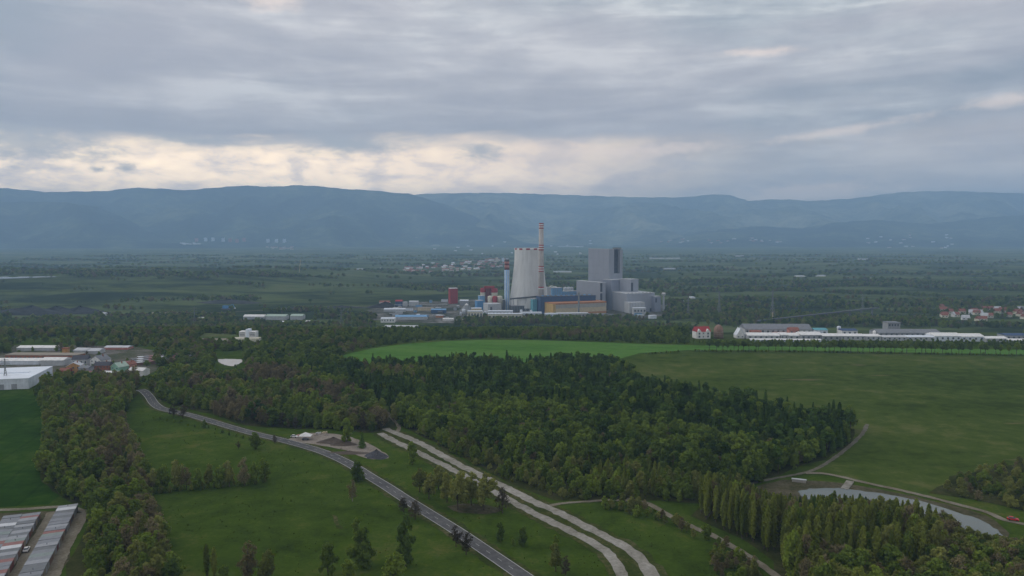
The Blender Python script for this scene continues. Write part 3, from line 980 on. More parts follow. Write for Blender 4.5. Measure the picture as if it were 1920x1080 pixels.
# poplars bottom right: kept low enough for the pond to show above them
def crown_line(px):
    return float(np.interp(px, [1290, 1340, 1400, 1440, 1500, 1560, 1620, 1680, 1740, 1780, 1805, 1850, 1930], [872, 885, 900, 922, 930, 923, 928, 930, 946, 962, 986, 1000, 1004]))
for (x, y) in spaced(POPLARS, 4.0):
    px, py = to_pix(x, y, 0)
    v = vnoise(x, y, 22, 8.0)
    hmax = (py - crown_line(px)) * y / FPX
    if hmax < 2:
        continue
    frac = RW.uniform(0.82, 1.0) if RW.random() < 0.8 else RW.uniform(0.95, 1.12)
    if px > 1760 or (py > 1085 and v > 0.1):
        k = RW.choice(['olive', 'broad', 'bud', 'fresh', 'olive'])
        put(k, x, y, min(RW.uniform(9, 15), hmax * frac), 1.0, 'poplars')
    elif px > 1480 and py < 1000 and RW.random() < 0.35:
        put('spruce', x, y, min(RW.uniform(9, 14), hmax * frac), 1.15, 'poplars')
    elif RW.random() < 0.85:
        k = 'poplar' if RW.random() < 0.8 else RW.choice(['olive', 'fresh', 'bud'])
        put(k, x, y, min(RW.uniform(12, 19), hmax * frac), RW.uniform(0.75, 1.2) if k == 'poplar' else 0.7, 'poplars')
for (x, y) in spaced(EASTWOOD, 4.8):
    px, py = to_pix(x, y, 0)
    if RW.random() < np.interp(px, [1745, 1800, 1870, 1920], [0.2, 0.45, 0.8, 0.95]):
        put(RW.choice(['broad', 'olive', 'bud', 'lightbush', 'lightbush', 'olive', 'bush']), x, y, RW.uniform(2.5, 6.0), 1.1, 'eastwood')
# scrub between the concrete road and the lower track
for (x, y) in spaced(pix([(1190, 945), (1250, 975), (1330, 1010), (1420, 1065), (1440, 1100), (1345, 1100), (1320, 1020), (1250, 985), (1120, 952)]), 3.6):
    if RW.random() < 0.8 and min((q.x - x) ** 2 + (q.y - y) ** 2 for q in TRACKS[1]) > 9:
        k = RW.choice(['lightbush', 'olive', 'olive', 'bud', 'fresh'])
        put(k, x, y, RW.uniform(1.6, 3.2) if 'bush' in k else RW.uniform(3, 6.5), 1.0, 'scrub')
# wood west of the bright field, down the slope and the belt behind the fields
BELT = pix([(300, 712), (420, 660), (560, 640), (640, 632), (900, 622), (1200, 622), (1500, 634), (1920, 640), (2300, 646), (2300, 661), (1920, 654), (1600, 650), (1320, 646), (1200, 643), (1000, 636), (900, 635.5), (830, 638), (760, 643), (700, 651), (640, 668), (618, 690), (560, 700), (420, 705)])
for (x, y) in spaced(BELT, 7.5):
    px, py = to_pix(x, y, gz(x, y))
    if 398 < px < 462 and 655 < py < 712:
        continue
    if px > 1290 and not 643 < py < 648.5:
        continue
    v = vnoise(x, y, 60, 4.0)
    k = RW.choice(['broad', 'broad', 'fresh', 'pine', 'broad']) if v < 0.35 else RW.choice(['olive', 'broad', 'bud'])
    lim = 9.5 if px > 640 else 12
    if px > 1290:
        lim = 5.2
    put(k, x, y, RW.uniform(4.5, lim), 1.2, 'belt')
# woods of the plain: stands, hedges and scrub with open ground between them
CLEAR = []    # photo rectangles kept free of plain trees: (x0, y0, x1, y1) on the ground
def plain(x0, x1, y0, y1, spacing, thr, hmin, hmax, seed, wide=1.3, soft=.45):
    y = y0
    while y < y1:
        half_l, half_r = max(x0, -0.74 * y - 150), min(x1, 0.74 * y + 150)
        x = half_l
        while x < half_r:
            a, b = x + RW.uniform(-.5, .5) * spacing, y + RW.uniform(-.5, .5) * spacing
            z = gz(a, b)
            v = vnoise(a * 0.6, b, 70, seed) + 0.7 * vnoise(a * 0.5, b, 190, seed + 3)
            px, py = to_pix(a, b, z)
            jx, jy = 14 * vnoise(a, b, 33, 7.7), 5 * vnoise(a, b, 25, 3.3)
            if v + RW.uniform(-soft, soft) > thr(px + jx * 2, py + jy) and not any(c[0] < px + jx < c[2] and c[1] < py + jy < c[3] for c in CLEAR):
                k = RW.choice(['broad', 'fresh', 'pine', 'broad', 'olive', 'bud'])
                WOOD.setdefault(k, []).append((a, b, z, RW.uniform(hmin, hmax), wide, 'plain'))
            x += spacing
        y += spacing * 0.85
CLEAR += [(-60, 515, 118, 532), (15, 566, 175, 600), (395, 570, 470, 584), (705, 545, 1250, 598), (1295, 614, 1925, 641), (435, 586, 600, 607), (372, 628, 492, 647), (25, 646, 112, 662), (130, 650, 290, 672), (-50, 660, 150, 740), (100, 672, 290, 712), (180, 570, 720, 578), (700, 588, 860, 622), (398, 660, 462, 712)]
def thr1(px, py):
    if px < 760 and 520 < py < 592:      # the spoil heap: open grass
        return 0.68
    if 480 < py < 530 and 640 < px < 1100:
        return 0.5
    if px > 1755 and 572 < py < 606:
        return 0.25
    if px > 1240:
        return 0.22 if py < 560 else 0.05
    return -0.2 if py > 540 else 0.08
plain(-1300, -180, 700, 1120, 7.5, lambda px, py: -0.15 if px < 640 and py < 720 and not (px > 560 and py > 640) else 9, 5, 10, 12.0)
plain(180, 1300, 905, 1120, 8.0, lambda px, py: -0.1 if px > 1290 and py < 622 else 9, 5, 9, 14.0)
plain(-1300, 1300, 1120, 1750, 8.5, thr1, 6, 12, 2.0)
plain(-2000, 2100, 1750, 2700, 13, thr1, 6, 12, 5.0, 1.7, 0.3)
plain(-3300, 3300, 2700, 6300, 30, lambda px, py: 0.5 if py < 505 else 0.42, 8, 13, 9.0, 2.6, 0.15)

# ---- individuals: the nearest and largest of every kind in view; the rest is woodland mass
GROUPS = {
    'forest': ('in the central forest', 'trees of the central forest'),
    'front': ('in the pale forest front thicket', 'trees of the thicket in front of the forest'),
    'midwood': ('in the wood beyond the road', 'trees of the wood beyond the road'),
    'strip': ('in the wooded garage strip', 'trees of the wooded strip'),
    'poplars': ('in the grove beside the pond', 'trees of the grove by the pond'),
    'eastwood': ('in the copse beyond the pond', 'trees of the copse by the pond track'),
    'scrub': ('in the lower track scrub', 'scrub along the dirt track'),
    'belt': ('in the belt behind the fields', 'trees of the belt behind the fields'),
}
ADJ = {'broad': 'dark green broadleaf tree', 'fresh': 'fresh green broadleaf tree', 'spruce': 'dark pointed spruce', 'pine': 'dark slender pine',
       'olive': 'olive green willow', 'bud': 'greyish brown budding tree', 'dark': 'dark bare tree', 'poplar': 'tall slim poplar', 'bush': 'dark green bush', 'lightbush': 'pale olive bush'}
LIMIT = {'broad': 285, 'fresh': 280, 'spruce': 290, 'pine': 290, 'olive': 260, 'bud': 260, 'poplar': 270, 'lightbush': 150, 'bush': 80, 'dark': 60}
def visible(x, y, z, h):
    px, py = to_pix(x, y, z + h * 0.7)
    return -10 < px < 1930 and py < 1085
EXT = {}
for lst in WOOD.values():
    for t in lst:
        if t[5] in GROUPS and visible(t[0], t[1], t[2], t[3]):
            px, py = to_pix(t[0], t[1], t[2])
            e_ = EXT.setdefault(t[5], [9e9, -9e9, 9e9, -9e9])
            e_[0], e_[1], e_[2], e_[3] = min(e_[0], px), max(e_[1], px), min(e_[2], t[1]), max(e_[3], t[1])
for key, lst in WOOD.items():
    near = [t for t in lst if visible(t[0], t[1], t[2], t[3]) and t[5] in GROUPS]
    near.sort(key=lambda t: t[1] / t[3])
    pick = near[:LIMIT[key]]
    ids = set(id(t) for t in pick)
    for t in pick:
        w, g = GROUPS[t[5]]
        px, py = to_pix(t[0], t[1], t[2])
        lo, hi, nf, ff = EXT[t[5]]
        fx, fy = (px - lo) / (hi - lo), (t[1] - nf) / (ff - nf)
        where = ('near ' if fy < .25 else 'far ' if fy > .6 else 'middle ') + ('left' if fx < .33 else 'right' if fx > .67 else 'centre') + ' part of '
        plant_tree(key, t[0], t[1], t[3], ADJ[key] + ' ' + w.replace('in the', 'in the ' + where + 'the'), ADJ[key] + 's, ' + g, t[4], z=t[2])
    rest = [t for t in lst if id(t) not in ids]
    scatter({'broad': 'broadleaf_woodland', 'fresh': 'fresh_green_woodland', 'spruce': 'spruce_woodland', 'pine': 'pine_woodland', 'olive': 'willow_woodland', 'bud': 'budding_woodland',
             'dark': 'bare_woodland', 'poplar': 'poplar_woodland', 'lightbush': 'pale_scrub', 'bush': 'dark_scrub'}[key], key, rest, 'mass of ' + ADJ[key] + 's over the wide plain')

# ---- lone trees on the meadows
def px_tree(key, px, py, hpx, label, wide=1.0, group=None):
    p = P(px, py)
    return plant_tree(key, p.x, p.y, hpx * p.y / FPX, label, group, wide)
for a in [
    ('broad', 480, 842, 34, 'small green tree on the meadow just below the asphalt road', 1.1),
    ('dark', 447, 842, 15, 'tiny dark shrub tree alone on the upper meadow', 1.2),
    ('dark', 515, 832, 18, 'small thin tree at the road edge left of the gravel yard', 1.0),
    ('bush', 383, 803, 17, 'round bush at the road edge on the upper meadow', 0.55),
    ('dark', 325, 781, 24, 'left one of two rusty brown trees beside the far road', 1.4),
    ('dark', 343, 784, 26, 'right one of two rusty brown trees beside the far road', 1.3),
    ('bush', 262, 830, 10, 'low dark bush on the meadow beside the wooded strip', 0.8),
    ('broad', 671, 903, 42, 'full dark green tree overlapping the road bend', 1.05),
    ('palebud', 661, 940, 42, 'thin reddish tree with a pale trunk on the meadow', 0.85),
    ('dark', 757, 960, 30, 'left of two dark crooked trees at the road edge, mid meadow', 1.35),
    ('dark', 779, 974, 40, 'right of two dark crooked trees at the road edge, mid meadow', 1.15),
    ('dark', 855, 1025, 42, 'left of two bare trees leaning over the near road', 1.1),
    ('dark', 874, 1040, 46, 'right of two bare trees leaning over the near road', 1.1),
    ('olive', 787, 923, 46, 'leftmost roundish willow of the row between the roads', 1.1),
    ('olive', 804, 936, 52, 'second willow of the row between the roads, with dark trunk', 1.0),
    ('olive', 822, 918, 48, 'willow half hidden behind the row between the roads', 1.0),
    ('olive', 859, 957, 78, 'broadest willow above the bare patch between the roads', 0.95),
    ('olive', 838, 942, 60, 'willow just left of the broadest one between the roads', 0.8),
    ('olive', 907, 957, 74, 'tall willow right of the bare patch between the roads', 0.9),
    ('olive', 884, 948, 66, 'willow squeezed between the two tallest ones between the roads', 0.9),
    ('dark', 942, 962, 54, 'spindly bare tree beside the concrete road', 0.9),
    ('broad', 939, 1017, 40, 'narrow green tree right of the near road', 0.75),
    ('broad', 980, 1024, 40, 'narrow tree between the near road and the concrete road', 0.7),
    ('bush', 962, 1023, 14, 'low bush between two narrow trees by the near road', 0.7),
    ('broad', 773, 871, 46, 'slim green tree at the end of the concrete slab road', 0.7),
    ('spruce', 679, 840, 30, 'small dark conifer behind the gravel yard', 1.3),
    ('broad', 652, 833, 52, 'dark tree standing behind the brown soil heaps', 0.8),
    ('broad', 667, 1004, 34, 'small tree behind the dark round tree at the bottom', 0.9),
    ('broad', 682, 1062, 78, 'dark round tree low on the meadow', 0.95),
    ('broad', 615, 1082, 70, 'dark narrow tree left of the round one at the bottom', 0.8),
    ('broad', 760, 1062, 100, 'tallest slender green tree low on the meadow', 0.55),
    ('fresh', 738, 1096, 66, 'pale green rounded tree cut by the bottom edge', 1.15),
    ('fresh', 652, 1094, 50, 'small light tree at the bottom edge beside the narrow dark one', 1.0),
    ('poplar', 388, 1082, 64, 'dark slim poplar at the bottom, left of a pair', 1.1),
    ('poplar', 402, 1084, 60, 'dark slim poplar at the bottom, right of a pair', 1.1),
    ('bud', 465, 1090, 78, 'greyish brown budding tree cut by the bottom edge', 0.9),
    ('olive', 498, 1094, 66, 'olive tree at the bottom edge beside the budding one', 0.9),
    ('fresh', 420, 1098, 40, 'yellowish bushy tree at the bottom edge beside the poplars', 1.0),
    ('olive', 1042, 1072, 56, 'olive bushy tree near the bottom between road and concrete', 0.9),
    ('dark', 1060, 1082, 44, 'bare bush tree near the bottom beside the concrete road', 0.9),
    ('broad', 1042, 1025, 24, 'small green tree on the verge strip by the concrete road', 0.8),
]:
    px_tree(a[0], a[1], a[2], a[3], a[4], a[5])
for a in [('bush', 441, 690, 7, 'dark bush overlapping the near rim of the pale pond', .8), ('bush', 462, 681, 9, 'dark bush at the right end of the pale pond', .9), ('broad', 399, 684, 14, 'small tree at the left end of the pale pond', 1.0)]:
    px_tree(*a[:5], a[5])
# hedge line across the meadow
for i, (x, y, h, k) in enumerate([(285, 922, 46, 'olive'), (305, 920, 52, 'broad'), (330, 918, 58, 'olive'), (350, 917, 46, 'bud'), (372, 916, 40, 'broad'), (392, 914, 46, 'olive'), (412, 914, 44, 'broad'),
                                  (430, 913, 52, 'olive'), (458, 911, 54, 'bud'), (478, 908, 44, 'broad'), (496, 902, 46, 'broad')]):
    px_tree(k, x, y, h, {'olive': 'olive tree', 'broad': 'dark green tree', 'bud': 'brown budding tree'}[k] + ' in the short hedgerow crossing the left meadow', 0.8, 'hedgerow on the left meadow')
for i in range(34):
    u = i / 33 * 215 + 282
    px_tree('bush' if i % 3 else 'lightbush', u + RW.uniform(-3, 3), np.interp(u, [282, 500], [926, 905]) + RW.uniform(-2, 2), RW.uniform(7, 15), 'low bush filling the foot of the short hedgerow on the meadow', RW.uniform(.5, .9), 'hedgerow undergrowth')
for i in range(16):
    u = 300 + i * 13
    px_tree('bush', u, np.interp(u, [300, 400, 500], [786, 806, 832]) + RW.uniform(-2, 3), RW.uniform(3, 7), 'low bush along the meadow side of the road', RW.uniform(.6, 1.1), 'roadside bushes')
# avenue along the far edge of the big field
xx = 1330.0
AV = random.Random(5)
while xx < 1930:
    if not (1425 < xx < 1440 or 1470 < xx < 1480):
        p = P(xx, np.interp(xx, [1330, 1500, 1920], [659, 660, 667]))
        plant_tree('avenue', p.x + AV.uniform(-1, 1), p.y + AV.uniform(-2, 2), AV.uniform(10, 13.5), 'young tree with bare trunk in the avenue edging the big field', 'avenue trees along the big field', AV.uniform(0.7, 1.0))
    xx += AV.uniform(6.5, 13) if xx < 1760 else AV.uniform(9, 17)
xx = 1215.0
HG = random.Random(9)
while xx < 1930:
    if not (1285 < xx < 1300) and HG.random() < 0.85:
        p = P(xx, np.interp(xx, [1215, 1290, 1330, 1500, 1920], [665, 659, 659.5, 660.5, 667.5]))
        plant_tree('bush', p.x, p.y, HG.uniform(1.6, 3.0), 'low dark bush in the hedge under the avenue', 'hedge bushes along the big field', HG.uniform(0.9, 1.5))
    xx += HG.uniform(5, 9)
# weeds and tussocks on the meadows: nobody could count them
LINES = np.array([(p.x, p.y) for p in ROAD + CR1 + CR2])
def weeds():
    rnd = random.Random(4)
    poly = pix([(225, 770), (300, 770), (420, 806), (540, 832), (720, 830), (800, 850), (1040, 945), (1190, 950), (1330, 1015), (1440, 1095), (300, 1095), (290, 940)])
    out = []
    xs, ys = [p[0] for p in poly], [p[1] for p in poly]
    while len(out) < 1100:
        x, y = rnd.uniform(min(xs), max(xs)), rnd.uniform(min(ys), max(ys))
        if vnoise(x, y, 17, 3.0) + 0.6 * vnoise(x, y, 5, 1.0) < rnd.uniform(-0.5, 1.2) or not inside(poly, x, y):
            continue
        if np.min((LINES[:, 0] - x) ** 2 + (LINES[:, 1] - y) ** 2) < 25:
            continue
        out.append((x, y, 0.0, rnd.choice([0.2, 0.25, 0.3, 0.4]), rnd.uniform(0.8, 2.0)))
    scatter('meadow_weeds', 'weed', out, 'weeds and tussocks dotted over the meadows')
weeds()

TR = random.Random(88)
for k in range(46):
    x, y = TR.uniform(0, 290), TR.uniform(658, 712)
    if 0 < x < 130 and y > 676:
        x, y = TR.uniform(100, 290), TR.uniform(700, 716)
    px_tree(TR.choice(['broad', 'bush', 'broad', 'fresh', 'bud']), x, y, TR.uniform(6, 13), 'small tree or shrub between the houses and sheds of the left town', TR.uniform(.8, 1.2), 'trees in the left town')

# ================================================================== BUILDINGS
from mathutils.bvhtree import BVHTree
def site(px, py):
    p = P(px, py)
    return p, p.y / FPX
def thing_at(name, label, cat, px, py, rz=0.0, group=None):
    p, s = site(px, py)
    e = empty(name, p, rz)
    tag(e, label, cat, group)
    return e, s
def corner(name, label, cat, xl, xc, xr, yt, yb, a, group=None):
    """a block seen on its corner: near vertical edge at xc, faces reaching to xl and xr in the photo; returns frame and lengths"""
    e, s = thing_at(name, label, cat, xc, yb, a, group)
    return e, (xr - xc) * s / math.cos(a), (xc - xl) * s / math.sin(a), (yb - yt) * s, s
def part(e, name, m, *boxes):
    mb = MB()
    for bx in boxes:
        mb.box(*bx)
    return mb.build(name, m, e)

C_TOWER = bpy.data.materials.new('tower_concrete')
C_TOWER.use_nodes = True
T = NT(C_TOWER.node_tree)
b_ = C_TOWER.node_tree.nodes['Principled BSDF']
co_ = T.new('ShaderNodeTexCoord').outputs['Object']
f_ = T.m('ADD', T.m('MULTIPLY', T.noise(T.vm('MULTIPLY', co_, (1, 1, 0.06)), 0.22, 5, 0.6), 0.55), T.m('MULTIPLY', T.noise(co_, 0.03, 4, 0.6), 0.45))
T.put(b_.inputs['Base Color'], T.ramp(f_, [(0.36, (0.60, 0.59, 0.56)), (0.5, (0.70, 0.69, 0.66)), (0.62, (0.76, 0.75, 0.72))]))
b_.inputs['Roughness'].default_value = 0.9
M_ = {}
for k, c in {'red': (0.36, 0.05, 0.055), 'white': (0.78, 0.77, 0.75), 'cream': (0.66, 0.62, 0.50), 'grey': (0.33, 0.34, 0.36), 'lgrey': (0.50, 0.51, 0.52),
             'dgrey': (0.12, 0.125, 0.135), 'boiler': (0.355, 0.37, 0.415), 'boiler2': (0.275, 0.295, 0.36), 'recess': (0.075, 0.085, 0.11), 'blue': (0.06, 0.10, 0.19), 'lblue': (0.20, 0.38, 0.60),
             'paleblue': (0.36, 0.58, 0.86), 'stripe': (0.70, 0.76, 0.84), 'skyb': (0.12, 0.30, 0.56), 'orange': (0.56, 0.37, 0.13), 'rust': (0.46, 0.20, 0.09), 'beige': (0.60, 0.50, 0.33),
             'glass': (0.10, 0.12, 0.14), 'beigeg': (0.42, 0.395, 0.35), 'maroon': (0.17, 0.055, 0.05), 'brick': (0.33, 0.13, 0.075), 'roofred': (0.28, 0.115, 0.085), 'roofdark': (0.075, 0.075, 0.09),
             'mint': (0.26, 0.45, 0.33), 'pink': (0.52, 0.24, 0.20), 'ochre': (0.50, 0.28, 0.11), 'brown': (0.20, 0.12, 0.09), 'teal': (0.13, 0.36, 0.42), 'steel': (0.24, 0.25, 0.25),
             'wood': (0.28, 0.24, 0.19), 'greenroof': (0.40, 0.50, 0.42), 'coal': (0.030, 0.031, 0.034), 'soil': (0.10, 0.078, 0.062), 'tyre': (0.02, 0.02, 0.02), 'palew': (0.70, 0.74, 0.80),
             'carred': (0.55, 0.02, 0.025), 'rooff': (0.22, 0.23, 0.25), 'roofg2': (0.16, 0.17, 0.18), 'roofg3': (0.30, 0.31, 0.33), 'roofp': (0.55, 0.56, 0.58), 'roofmr': (0.26, 0.13, 0.12), 'roofgr': (0.22, 0.26, 0.25)}.items():
    M_[k] = mat('paint_' + k, c, 0.8 if k not in ('carred', 'glass') else 0.25, 0.04 if 'boiler' in k else 0.12, 0.06 if 'boiler' in k else 0.25)
MC = M_

# ---- cooling tower
e, s = thing_at('cooling_tower', 'tall pale concrete cooling tower with red and white rim', 'cooling tower', 991.5, 582)
H = (582 - 465) * s
def rad_at(y):
    return float(np.interp(y, [465, 472, 485, 500, 520, 540, 556, 575], [27.0, 26.7, 27.0, 28.1, 30.3, 32.9, 34.8, 36.6])) * s
ys = [575, 566, 556, 548, 540, 530, 520, 510, 500, 492, 485, 478, 472, 465]
outer = [(rad_at(y), (582 - y) * s) for y in ys]
innr = [(rad_at(y) - 0.9, (582 - y) * s) for y in reversed(ys)]
MB().lathe(outer + innr + [outer[0]], 96, caps=False).build('shell', C_TOWER, e, True)
seg = 24
for i in range(seg):
    mb = MB()
    v, f = [], []
    n = 5
    r0, r1 = rad_at(465) + 0.02, rad_at(465) + 0.32
    for k in range(n):
        a = 2 * math.pi * (i + k / (n - 1)) / seg + 0.05
        for r, z in ((r0, H - 3.2), (r1, H - 3.2), (r1, H + 0.25), (r0, H + 0.25)):
            v.append((r * math.cos(a), r * math.sin(a), z))
    for k in range(n - 1):
        for q in range(4):
            f.append((k * 4 + q, k * 4 + (q + 1) % 4, (k + 1) * 4 + (q + 1) % 4, (k + 1) * 4 + q))
    f += [(0, 1, 2, 3), (4 * n - 1, 4 * n - 2, 4 * n - 3, 4 * n - 4)]
    mb.add(v, f).build('rim_panel', MC['red'] if i % 2 else MC['white'], e)
rb, rt = rad_at(575) + 1.5, rad_at(575) - 0.4
colm = None
for i in range(36):
    a = 2 * math.pi * i / 36
    if colm is None:
        mb = MB()
        mb.bar((rb, -2.6, -0.5), (rt, 0, 7 * s + 0.4), 0.45)
        mb.bar((rb, 2.6, -0.5), (rt, 0, 7 * s + 0.4), 0.45)
        o = mb.build('column', MC['lgrey'], e)
        colm = o.data
    else:
        o = link(bpy.data.objects.new('column', colm), e)
        o.rotation_euler = (0, 0, a)
MB().lathe([(rb + 2, -1), (rb + 2, 1.2), (rb + 1.2, 1.2), (rb + 1.2, -1)], 64, caps=False).build('basin', MC['dgrey'], e)

# ---- chimneys
def chimney(label, px, pb, ptop, wb, wt, body, bands, cat='chimney', stripes=None):
    e, s = thing_at('chimney', label, cat, px, pb)
    H = (pb - ptop) * s
    rbm, rtm = wb * s / 2, wt * s / 2
    MB().lathe([(rbm, -1), (rbm * .5 + rtm * .5, H * .5), (rtm, H), (rtm - 0.5, H), (rtm - 0.5, H - 3)], 32).build('shaft', body, e, True)
    for (y0, y1, mk) in bands:
        z0, z1 = (pb - y1) * s, (pb - y0) * s
        r0 = rbm + (rtm - rbm) * z0 / H + 0.12
        r1 = rbm + (rtm - rbm) * z1 / H + 0.12
        MB().lathe([(r0 - .3, z0), (r0, z0), (r1, z1), (r1 - .3, z1)], 32, caps=False).build('painted_band', MC[mk], e, True)
    if stripes:
        for k in range(stripes):
            a = 2 * math.pi * k / stripes - 1.35
            r = (rbm + rtm) / 2
            MB().box(-0.75, 0.75, -0.35, 0.35, 0, H * 0.80).build('duct', MC['stripe'], e).matrix_local = Matrix.Translation((math.cos(a) * rbm * 0.97, math.sin(a) * rbm * 0.97, 0)) @ Matrix.Rotation(a + math.pi / 2, 4, 'Z')
    return e, s
bands = []
for y0 in (418.0, 458.5, 498.5):
    for k in range(5):
        bands.append((y0 + 2.1 * k, y0 + 2.1 * k + 2.1, 'red' if k % 2 == 0 else 'white'))
bands += [(537, 539.4, 'red'), (539.4, 541.5, 'white')]
chimney('tallest grey chimney with groups of red and white rings', 1014.5, 587, 418, 11, 8.6, mat('chimney_concrete', (0.47, 0.43, 0.40), 0.9, 0.12, 0.1), bands)
chimney('slim light blue chimney with white ducts and a striped top', 950.5, 583, 487, 9.4, 8.6, MC['paleblue'],
        [(486, 490, 'dgrey'), (490, 493.5, 'pink'), (493.5, 497, 'maroon'), (497, 501.5, 'pink'), (501.5, 505.5, 'maroon')], stripes=8)

# ---- big grey boiler house on its corner
A45 = R(44)
e, LU, LV, H, s = corner('boiler_house', 'huge grey boiler house tower with a dark recess on its right face', 'boiler house', 1106, 1141, 1171, 467, 579, A45)
u1, u2 = LU * 11 / 30, LU * 24 / 30
zr = (579 - 513) * s
part(e, 'tower', MC['boiler'], (0, LU, 7, LV, 0, H), (0, u1, 0, 7 - .003, 0, H), (u2, LU, 0, 7 - .003, 0, H - 2), (u1 + .003, u2 - .003, 0, 7 - .003, 0, zr))
part(e, 'recess_louvre', MC['recess'], (u1 + .05, u2 - .05, 6.2, 6.9, zr + .1, H - 0.4))
for k in range(6):
    zz = zr + (H - zr) * (k + 0.5) / 6
    part(e, 'louvre_rail', MC['dgrey'], (u1 + .1, u2 - .1, 5.6, 6.19, zz, zz + 0.8))
part(e, 'roof_plant', MC['dgrey'], (LU * .66, LU * .98, 4, 16, H, H + 3.2))
part(e, 'parapet', MC['lgrey'], (-0.25, LU + .25, -0.25, 0.25, H + .01, H + 1.1), (-0.25, .25, .251, LV + .25, H + .01, H + 1.1))
for k in range(3):       # joints of the cladding bays
    part(e, 'cladding_rib', MC['boiler2'], (-0.16, -0.01, LV * (k + 1) / 4 - .15, LV * (k + 1) / 4 + .15, 30, H - 1))
for k in range(4):
    part(e, 'cladding_seam', MC['boiler2'], (-0.14, -0.01, 0.2, LV - .2, H * (0.45 + 0.13 * k), H * (0.45 + 0.13 * k) + .35))
def cblock(label, name, xl, xc, xr, yt, yb, a, m, cat='industrial hall', extra=None, roof=None):
    e, LU, LV, H, s = corner(name, label, cat, xl, xc, xr, yt, yb, a)
    part(e, 'wall', m, (0, LU, 0, LV, 0, H))
    part(e, 'roof_edge', roof or MC['lgrey'], (-.3, LU + .3, -.3, LV + .3, H + .003, H + 0.8))
    if extra:
        extra(e, LU, LV, H, s)
    return e
def stair(e, LU, LV, H, s):
    part(e, 'dark_strip', MC['recess'], (0.4, 5.5, -.4, -.01, 5, H - 1))
    part(e, 'landing', MC['lgrey'], (0, 6, -1.0, -.41, H * .62, H * .62 + 3.0))
cblock('grey boiler annex left of the big tower, with a dark stair strip', 'boiler_annex', 1086, 1125, 1136, 530, 582, R(30), MC['boiler'], extra=stair)
def seams(n, m='boiler2'):
    def f(e, LU, LV, H, s):
        for k in range(n):
            part(e, 'cladding_rib', MC[m], (LU * (k + 1) / (n + 1) - .2, LU * (k + 1) / (n + 1) + .2, -.15, -.01, 1, H - 1))
    return f
cblock('grey middle block in front of the big boiler tower', 'boiler_annex', 1132, 1146, 1177, 525, 581, R(35), MC['boiler2'], extra=seams(3))
def duct(e, LU, LV, H, s):
    part(e, 'dark_panel', MC['recess'], (LU * .05, LU * .3, -.3, -.01, H * .62, H * .9))
cblock('grey stepped block right of the boiler tower', 'boiler_annex', 1164, 1182, 1199, 524, 582, R(40), MC['boiler'], extra=duct)
def lowhall(e, LU, LV, H, s):
    for k in range(7):
        part(e, 'vent_box', MC['lgrey'], (LU * (.08 + .13 * k), LU * (.08 + .13 * k) + 3, 4, 8, H + .81, H + 2.4))
    for k in range(5):
        part(e, 'door', MC['recess'], (LU * (.1 + .18 * k), LU * (.1 + .18 * k) + 4, -.2, -.01, 0, 7))
cblock('long low grey hall right of the boiler house', 'filter_hall', 1140, 1175, 1232, 551, 586, R(22), MC['boiler'], extra=lowhall)
cblock('pale low annex in front of the grey filter hall', 'filter_hall', 1174, 1180, 1210, 568, 588, R(14), MC['lgrey'], extra=seams(4, 'grey'))
cblock('small grey transformer building at the right end of the plant', 'transformer_building', 1222, 1228, 1240, 556, 585, R(25), MC['boiler2'], extra=duct)

# ---- blue and orange halls
def bluebits(e, LU, LV, H, s):
    for k in range(10):
        part(e, 'roof_vent', MC['lblue'], (LU * (.05 + .094 * k), LU * (.05 + .094 * k) + 4, 6, 10, H + .81, H + 2.6))
cblock('long dark blue turbine hall behind the orange hall', 'turbine_hall', 1006, 1013, 1121, 556.5, 589, R(18), MC['blue'], extra=bluebits, roof=MC['dgrey'])
e, LU, LV, H, s = corner('machine_hall', 'long orange and beige hall with a window band, front of the plant', 'industrial hall', 1012, 1037, 1143, 570, 592, R(24))
part(e, 'wall', MC['beige'], (0, LU, 0, LV, 0, H))
part(e, 'end_wall', MC['orange'], (-.3, -.003, 0, LV, 0, H))
part(e, 'corner_panel', MC['orange'], (-.3, LU * .045, -.32, -.003, 0, H))
part(e, 'roof', MC['rust'], (-.6, LU + .6, -.6, LV + .6, H + .003, H + 1.3))
part(e, 'fascia', MC['rust'], (LU * .046, LU, -.25, -.003, H * .93, H))
for k in range(22):
    u0 = LU * (.05 + .0425 * k)
    part(e, 'window', MC['beigeg'], (u0, u0 + LU * .039, -.2, -.003, H * .60, H * .92))
part(e, 'base_strip', MC['rust'], (LU * .3, LU, -.22, -.003, H * .12, H * .2))
part(e, 'plinth', MC['ochre'], (LU * .046, LU, -.24, -.003, 0.2, H * .11))

# ---- old boiler blocks (light blue)
cblock('pale grey stair block beside the tall chimney', 'boiler_annex', 1022, 1026, 1033, 539, 578, R(24), MC['lgrey'])
cblock('light blue old boiler house right of the cooling tower', 'boiler_house', 1031, 1036, 1055, 540, 577, R(22), MC['lblue'], 'boiler house', extra=seams(3, 'grey'))
cblock('low light blue hall between the blue boiler house and the grey annex', 'boiler_annex', 1052, 1055, 1087, 546.5, 576, R(18), MC['lblue'], extra=seams(6, 'grey'))
e, s = thing_at('roof_canopy', 'curved white canopy roof on the light blue boiler house', 'canopy', 1038, 573)
mb = MB()
pr = [(-9, 0), (-7, 2.2), (-3, 3.0), (3, 1.6), (9, 0.2), (9, -0.3), (3, 0.9), (-3, 2.2), (-7, 1.4), (-8.4, 0)]
z0 = (573 - 539) * s
mb.add([(x, 10, z0 + z) for x, z in pr] + [(x, 24, z0 + z) for x, z in pr], [tuple(range(10)), tuple(range(19, 9, -1))] + [(i, i + 10, (i + 1) % 10 + 10, (i + 1) % 10) for i in range(10)])
mb.build('canopy_roof', MC['white'], e)
part(e, 'support', MC['lgrey'], (-8, -7.2, 11, 12, 0, z0 + .4), (8, 8.6, 11, 12, 0, z0 + .2))
